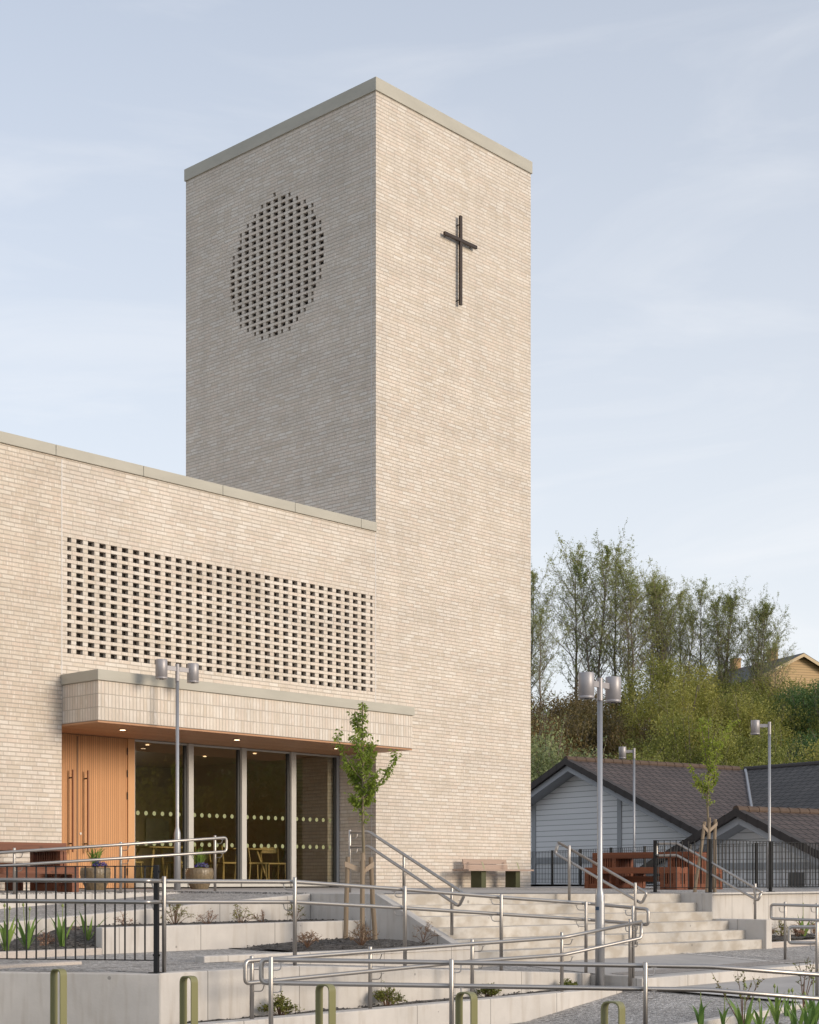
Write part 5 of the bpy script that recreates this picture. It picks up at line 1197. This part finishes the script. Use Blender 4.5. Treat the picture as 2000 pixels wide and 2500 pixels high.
    # porch gable, nearer
    pk2 = Vector((.2156*39.3, 39.3, 0)); ZR2 = 1.92; hw2 = 3.65; L2 = 12
    P2 = lambda a, b, z: Vector((pk2.x, pk2.y, 0)) + g*a + hdir*b + Z*z
    mb = MB(); wr2 = hw2-.4; pit = pitch*1.08; zw2 = ZR2-wr2*pitch-.12
    mb.add([P2(-wr2,.3,zb), P2(wr2,.3,zb), P2(wr2,.3,zw2), P2(0,.3,ZR2-.14), P2(-wr2,.3,zw2)], [(0,1,2,3,4)]); mb.quad(P2(-wr2,L2*.5,zb), P2(-wr2,.3,zb), P2(-wr2,.3,zw2), P2(-wr2,L2*.5,zw2)); mb.build('wall', M['siding'], h, uv=True)
    mb = MB(); mb.boxf(P2(-wr2, .26, .42), g*(2*wr2), hdir*.03, Z*.17); mb.build('cover_board', M['trim'], h)
    mb = MB()
    for s in (-1, 1):
        ze2 = ZR2-hw2*pitch; q = [P2(0,-.25,ZR2), P2(0,L2,ZR2), P2(s*hw2,L2,ze2), P2(s*hw2,-.25,ze2)]; mb.add(q, [(0,1,2,3) if s < 0 else (3,2,1,0)])
    mb.build('porch_roof', M['tiles'], h, uv=True)
    ridge(P2(0,-.3,ZR2), P2(0,L2-4,ZR2)); verge(pk2, 1, hw2, P2, ZR2, 0); verge(pk2, -1, hw2, P2, ZR2, 0)
    # tall window in the porch front
    for a in (1.2, 2.3):
        mb = MB(); mb.boxf(P2(a, .27, .0), g*.5, hdir*.03, Z*.34); mb.build('window', M['lens'], h)
mk_house()
# yellow house on the hill
def hill_house():
    pk = Vector((30.5, 120, 0)); rd = Vector((-.337,.942,0)); gd = Vector((.942,.337,0)); ZR = 17.65; hw = 4.6; pitch = math.tan(R(26)); zb = 8.5
    h = thing('hill_house', 'yellow boarded house with a dark roof on the hilltop at the right', 'house', (pk.x, pk.y, zb)); P = lambda a, b, z: pk + gd*a + rd*b + Z*z
    wr = hw-.4; zw = ZR-wr*pitch-.15; L_ = 12
    mb = MB(); mb.add([P(-wr,.5,zb), P(wr,.5,zb), P(wr,.5,zw), P(0,.5,ZR-.15), P(-wr,.5,zw)], [(0,1,2,3,4)]); mb.quad(P(-wr,L_,zb), P(-wr,.5,zb), P(-wr,.5,zw), P(-wr,L_,zw)); mb.quad(P(wr,.5,zb), P(wr,L_,zb), P(wr,L_,zw), P(wr,.5,zw)); mb.build('wall', M['cream'], h, uv=True)
    mb = MB()
    for s in (-1, 1):
        q = [P(0,0,ZR), P(0,L_,ZR), P(s*hw,L_,ZR-hw*pitch), P(s*hw,0,ZR-hw*pitch)]; lo = [x-Z*.12 for x in q]
        mb.add(q+lo, [(0,1,2,3) if s < 0 else (3,2,1,0), (7,6,5,4), (0,3,7,4), (1,2,6,5), (2,3,7,6)])
    rf = sub(mb.build('roof', M['slate'], h), h)
    for s in (-1, 1):
        mb = MB(); q = [P(0,-.02,ZR-.05), P(s*hw,-.02,ZR-hw*pitch-.05), P(s*hw,-.02,ZR-hw*pitch-.30), P(0,-.02,ZR-.30)]; bk = [x+rd*.05 for x in q]; mb.add(q+bk, [(0,1,2,3), (7,6,5,4), (0,4,5,1), (2,6,7,3), (1,5,6,2)]); mb.build('bargeboard', M['creamtrim'], h)
    for b_ in (4.4, 9.9):
        mb = MB(); mb.boxc(P(0, b_, ZR+.15), gd, rd, .65, .65, 1.3); mb.boxc(P(0, b_, ZR+.83), gd, rd, .75, .75, .08); mb.build('chimney', M['chim'], rf)
    mb = MB(); mb.boxf(P(1.0,.46,12.8), gd*1.0, rd*.06, Z*1.1); wn = sub(mb.build('window', M['creamtrim'], h), h); mb = MB(); mb.boxf(P(1.08,.44,12.88), gd*.84, rd*.03, Z*.94); mb.build('pane', M['lens'], wn)
hill_house()

# ------------------------------------------------------------------ trees and bushes on the hill
def rv(rnd, s=1): return Vector((rnd.uniform(-1,1), rnd.uniform(-1,1), rnd.uniform(-1,1)))*s
def birch_src(seed, H_, stems=1, spread=1.0, dens=1.0, leaf=.085):
    rnd = random.Random(seed); st = MB(); lf = MB()
    def leaves(a, b, n):
        for k in range(n):
            c = a.lerp(b, rnd.random()) + rv(rnd, .10); d1 = (rv(rnd)+Vector((0,0,-.2))).normalized(); d2 = d1.cross(rv(rnd)).normalized(); s = leaf*rnd.uniform(.6, 1.3)
            lf.quad(c-d1*s*.5, c+d2*s*.38, c+d1*s*.5, c-d2*s*.38)
    for s_ in range(stems):
        a0 = rnd.uniform(0, 6.28); base = Vector((math.cos(a0), math.sin(a0), 0))*(.35*(stems > 1)); Hs = H_*rnd.uniform(.88, 1) if s_ else H_; ln = Vector((math.cos(a0), math.sin(a0), 0))*(rnd.uniform(.5, 1.3) if stems > 1 else .4)
        tr = []; wob = Vector((0,0,0))
        for i in range(13):
            q = i/12; wob += rv(rnd, .07); tr.append(base+ln*q*q+Vector((wob.x, wob.y, 0))+Z*(Hs*q-.5*(i == 0)))
        st.tube(tr, [.15*(1-.93*(i/12))*(.85 if stems > 1 else 1) for i in range(13)], 6, cap=False)
        nb = int(30*Hs/10)
        for i in range(nb):
            h = .22+.76*(i+rnd.random())/nb; f = h*12; k = min(11, int(f)); p0 = tr[k].lerp(tr[k+1], f-k); az = i*2.4+rnd.uniform(-.5,.5)
            prof = math.sin(min(1, (h-.1)*1.12)*math.pi)**.65; L_ = Hs*.25*spread*max(.25, prof)*rnd.uniform(.6, 1.15); el = R(rnd.uniform(30, 60)) if h < .8 else R(rnd.uniform(50, 80))
            d = Vector((math.cos(az)*math.cos(el), math.sin(az)*math.cos(el), math.sin(el))); pts = [p0]
            for j in range(1, 6): d = (d + rv(rnd, .16)+Z*.05).normalized(); pts.append(pts[-1]+d*L_/5)
            r0 = .035*(1-h)+.014; st.tube(pts, [r0*(1-.85*j/5) for j in range(6)], 4, cap=False)
            for j in range(1, 6):
                for kk in range(3 if j < 5 else 2):
                    q0 = pts[j-1].lerp(pts[j], rnd.random()); d2 = (d*.6+rv(rnd, .9)+Z*.25).normalized(); l2 = L_*.30*rnd.uniform(.5, 1.2); q1 = q0+d2*l2*.5; q2 = q1+(d2+rv(rnd, .5)).normalized()*l2*.5
                    st.tube([q0, q1, q2], [.010, .007, .004], 3, cap=False); leaves(q0.lerp(q1, .5), q2, int((2+1.6*j)*dens))
                    for z_ in range(2):
                        e0 = q0.lerp(q2, rnd.random()); e1 = e0+(d2*.5+rv(rnd, .8)).normalized()*l2*.6; st.tube([e0, e1], [.006, .003], 3, cap=False); leaves(e0, e1, int((2+1.8*j)*dens))
    return st, lf
def bush_src(seed, rad, h, n, leaf=.16, stems=14):
    rnd = random.Random(seed); st = MB(); lf = MB(); cl = []
    for i in range(stems*3):
        a = rnd.uniform(0, 6.28); q = math.sqrt(rnd.random()); x = math.cos(a)*rad*q*.8; y = math.sin(a)*rad*q*.8; zt_ = h*math.sqrt(max(.05, 1-q*q*.9))*rnd.uniform(.72, 1.0)
        if i < stems: st.tube([Vector((x*.2, y*.2, -.4)), Vector((x*.7, y*.7, zt_*.5)), Vector((x, y, zt_))], [.06, .04, .015], 4, cap=False)
        cl.append((Vector((x, y, zt_*.9)), rnd.uniform(.5, 1.0)*rad*.30))
        cl.append((Vector((x*1.05, y*1.05, zt_*rnd.uniform(.2, .75))), rnd.uniform(.5, 1.0)*rad*.34))
    for k in range(n):
        c0, r_ = cl[rnd.randrange(len(cl))]; v = rv(rnd).normalized()*r_*rnd.random()**.4; v.z *= 1.25; c = c0+v
        if c.z < 0: c.z = abs(c.z)*.5
        d1 = (rv(rnd)+Z*.4).normalized(); d2 = d1.cross(rv(rnd)).normalized(); s = leaf*rnd.uniform(.5, 1.3)
        lf.quad(c-d1*s*.5, c+d2*s*.30, c+d1*s*.5, c-d2*s*.30)
    for k in range(70):                         # wispy shoots breaking the outline
        c0, r_ = cl[rnd.randrange(len(cl))]; d = (rv(rnd, .6)+Z*1.2+Vector((c0.x, c0.y, 0)).normalized()*.4).normalized(); p1 = c0+d*(r_*1.0+rnd.uniform(.2, .6)); st.tube([c0, p1], [.012, .004], 3, cap=False)
        for j in range(14):
            c = c0.lerp(p1, rnd.uniform(.5, 1.05))+rv(rnd, .05); d1 = rv(rnd).normalized(); d2 = d1.cross(rv(rnd)).normalized(); s = leaf*rnd.uniform(.4, .9); lf.quad(c-d1*s*.5, c+d2*s*.3, c+d1*s*.5, c-d2*s*.3)
    return st, lf
def tree_proto(name, label, cat, group, src, bark, leaf):
    st, lf = src; r = thing(name, label, cat, (0,0,0), group); st.build('trunk', M[bark], r); lf.build('crown', M[leaf], r); return r
BG = 'thin spring trees on the hill ridge'
protos = [tree_proto('birch_tree', 'x', 'tree', BG, birch_src(1, 11.5, 1, 1.8, .95), 'birchbark', 'birchleaf'), tree_proto('birch_tree', 'x', 'tree', BG, birch_src(2, 11, 2, 1.6, .8), 'birchbark', 'birchleaf'), tree_proto('birch_tree', 'x', 'tree', BG, birch_src(5, 10, 3, 1.6, .85), 'birchbark', 'birchleaf')]
used = [False]*3
# (px, top y, Y, proto, label)
bt = [(1290, 1375, 104, 1, 'thin tree half hidden behind the right edge of the tower'), (1318, 1490, 96, 0, 'shorter leafy tree just right of the tower'), (1410, 1335, 102, 0, 'tree left of the tallest one, with a bare straight trunk'), (1452, 1312, 100, 1, 'tallest tree of the ridge, above the tall lamp post'),
      (1500, 1345, 103, 0, 'tall slim tree right of the tallest one'), (1545, 1362, 99, 1, 'yellow-green tall tree left of the gap in the ridge'), (1590, 1430, 103, 0, 'thin airy tree in the middle of the ridge'), (1625, 1405, 100, 2, 'spreading multi-stemmed tree right of the ridge middle'),
      (1668, 1440, 104, 1, 'tree with bare wiry top on the ridge'), (1712, 1425, 101, 0, 'upright tree left of the chimney end of the ridge'), (1765, 1440, 99, 2, 'dense multi-stemmed tree above the far lamp head'), (1845, 1470, 100, 2, 'rounded tree partly in front of the yellow house'), (1893, 1560, 97, 0, 'small leaning tree reaching over the yellow house roof')]
rnd = random.Random(4)
for px, ty, Y_, k, lb in bt:
    x = (px-1000)/F*Y_; zb = hill_z(x, Y_)-.2; Hn = (zat(ty, Y_)-zb)*.93; H0 = (11.5, 11, 10)[k]; s = Hn/H0
    if not used[k]: o = protos[k]; o.location = (x, Y_, zb); o.scale = (s*.85, s*.85, s); o.rotation_euler = (0,0,rnd.uniform(0,6)); o['label'] = lb; used[k] = True
    else: copy_tree(protos[k], (x, Y_, zb), rnd.uniform(0, 6), (s*.85, s*.85, s), lb)
SG = 'leafy bushes covering the hillside'
bp_ = {'a': tree_proto('willow_bush', 'x', 'bush', SG, bush_src(11, 3.2, 4.6, 17000, .115), 'birchbark', 'bush1'), 'b': tree_proto('willow_bush', 'x', 'bush', SG, bush_src(12, 3.6, 4.0, 18000, .115), 'birchbark', 'bush1'),
       'c': tree_proto('grey_willow_bush', 'x', 'bush', SG, bush_src(13, 3.0, 4.2, 16000, .11), 'birchbark', 'bush2'), 'd': tree_proto('bramble_bush', 'x', 'bush', SG, bush_src(14, 3.2, 2.6, 9000, .13), 'birchbark', 'bush3'), 'e': tree_proto('dark_bush', 'x', 'bush', SG, bush_src(15, 3.0, 4.4, 15000, .12), 'birchbark', 'bush4')}
ub = set()
names = {'a': 'upright yellow-green willow', 'b': 'broad yellow-green willow', 'c': 'pale willow bush', 'd': 'brown bramble thicket', 'e': 'dark green bush'}
rowname = {0: 'at the hill foot', 1: 'low on the slope', 2: 'at mid slope', 3: 'on the upper slope', 4: 'near the crest', 5: 'among the crest trunks'}
rows = [(61, [(1275,'c'),(1420,'c'),(1560,'a'),(1700,'b'),(1850,'a'),(1990,'b'),(2120,'a')]), (68, [(1300,'c'),(1385,'c'),(1500,'d'),(1610,'a'),(1730,'b'),(1850,'a'),(1960,'b'),(2080,'e')]),
        (75, [(1260,'d'),(1350,'c'),(1450,'d'),(1550,'a'),(1660,'b'),(1770,'a'),(1870,'b'),(1975,'e'),(2070,'a')]), (82, [(1310,'d'),(1400,'d'),(1500,'d'),(1600,'b'),(1690,'a'),(1790,'b'),(1880,'a'),(1980,'e'),(2080,'e')]),
        (89, [(1270,'d'),(1360,'d'),(1450,'d'),(1545,'d'),(1640,'a'),(1725,'b'),(1815,'a'),(1905,'b'),(1995,'e'),(2090,'a')]), (96, [(1300,'d'),(1385,'d'),(1480,'d'),(1600,'a'),(1690,'a'),(1775,'b'),(1855,'a'),(1935,'b'),(2020,'a')])]
def place_by(px): 
    return ('beside the tower edge' if px < 1340 else 'left of the tall lamp' if px < 1420 else 'behind the tall lamp' if px < 1470 else 'right of the tall lamp' if px < 1570 else 'left of the staked tree' if px < 1680 else 'behind the staked tree' if px < 1780 else 'left of the right lamp' if px < 1860 else 'behind the right lamp' if px < 1940 else 'near the right edge' if px < 2010 else 'just outside the right edge')
cnt = 0
for ri, (Y_, lst) in enumerate(rows):
    for px, k in lst:
        x = (px-1000)/F*Y_; Yj = Y_+rnd.uniform(-1.5, 1.5); zb = hill_z(x, Yj)-.3; s = rnd.uniform(.85, 1.12)*(1.0 if ri else .9)
        lb = names[k]+' '+rowname[ri]+', '+place_by(px); ang = rnd.uniform(0, 6)
        if k not in ub: o = bp_[k]; o.location = (x, Yj, zb); o.scale = (s,)*3; o.rotation_euler = (0,0,ang); o['label'] = lb; ub.add(k)
        else: copy_tree(bp_[k], (x, Yj, zb), ang, s, lb)
for px, Y_, sc_, lb in ((1338, 71, 1.55, 'large pale grey-green willow bush filling the corner beside the tower edge'), (1405, 69, 1.15, 'pale willow bush just above the left end of the grey house roof'), (1250, 74, 1.6, 'pale willow bush half hidden behind the tower edge')):
    x = (px-1000)/F*Y_; copy_tree(bp_['c'], (x, Y_, hill_z(x, Y_)-.3), px*.7, sc_, lb)
# trees across the square to the right, mirrored in the glazing
RG = 'trees across the square, seen mirrored in the glass'
for i in range(8):
    x = 58+rnd.uniform(-3, 6); y = 17+4.6*i; k = ('e', 'a', 'b', 'e')[i % 4]
    copy_tree(bp_[k], (x, y, -2.2), rnd.uniform(0, 6), 2.1+rnd.uniform(-.2, .3), 'tall green bush across the square, outside the picture to the right')['group'] = RG
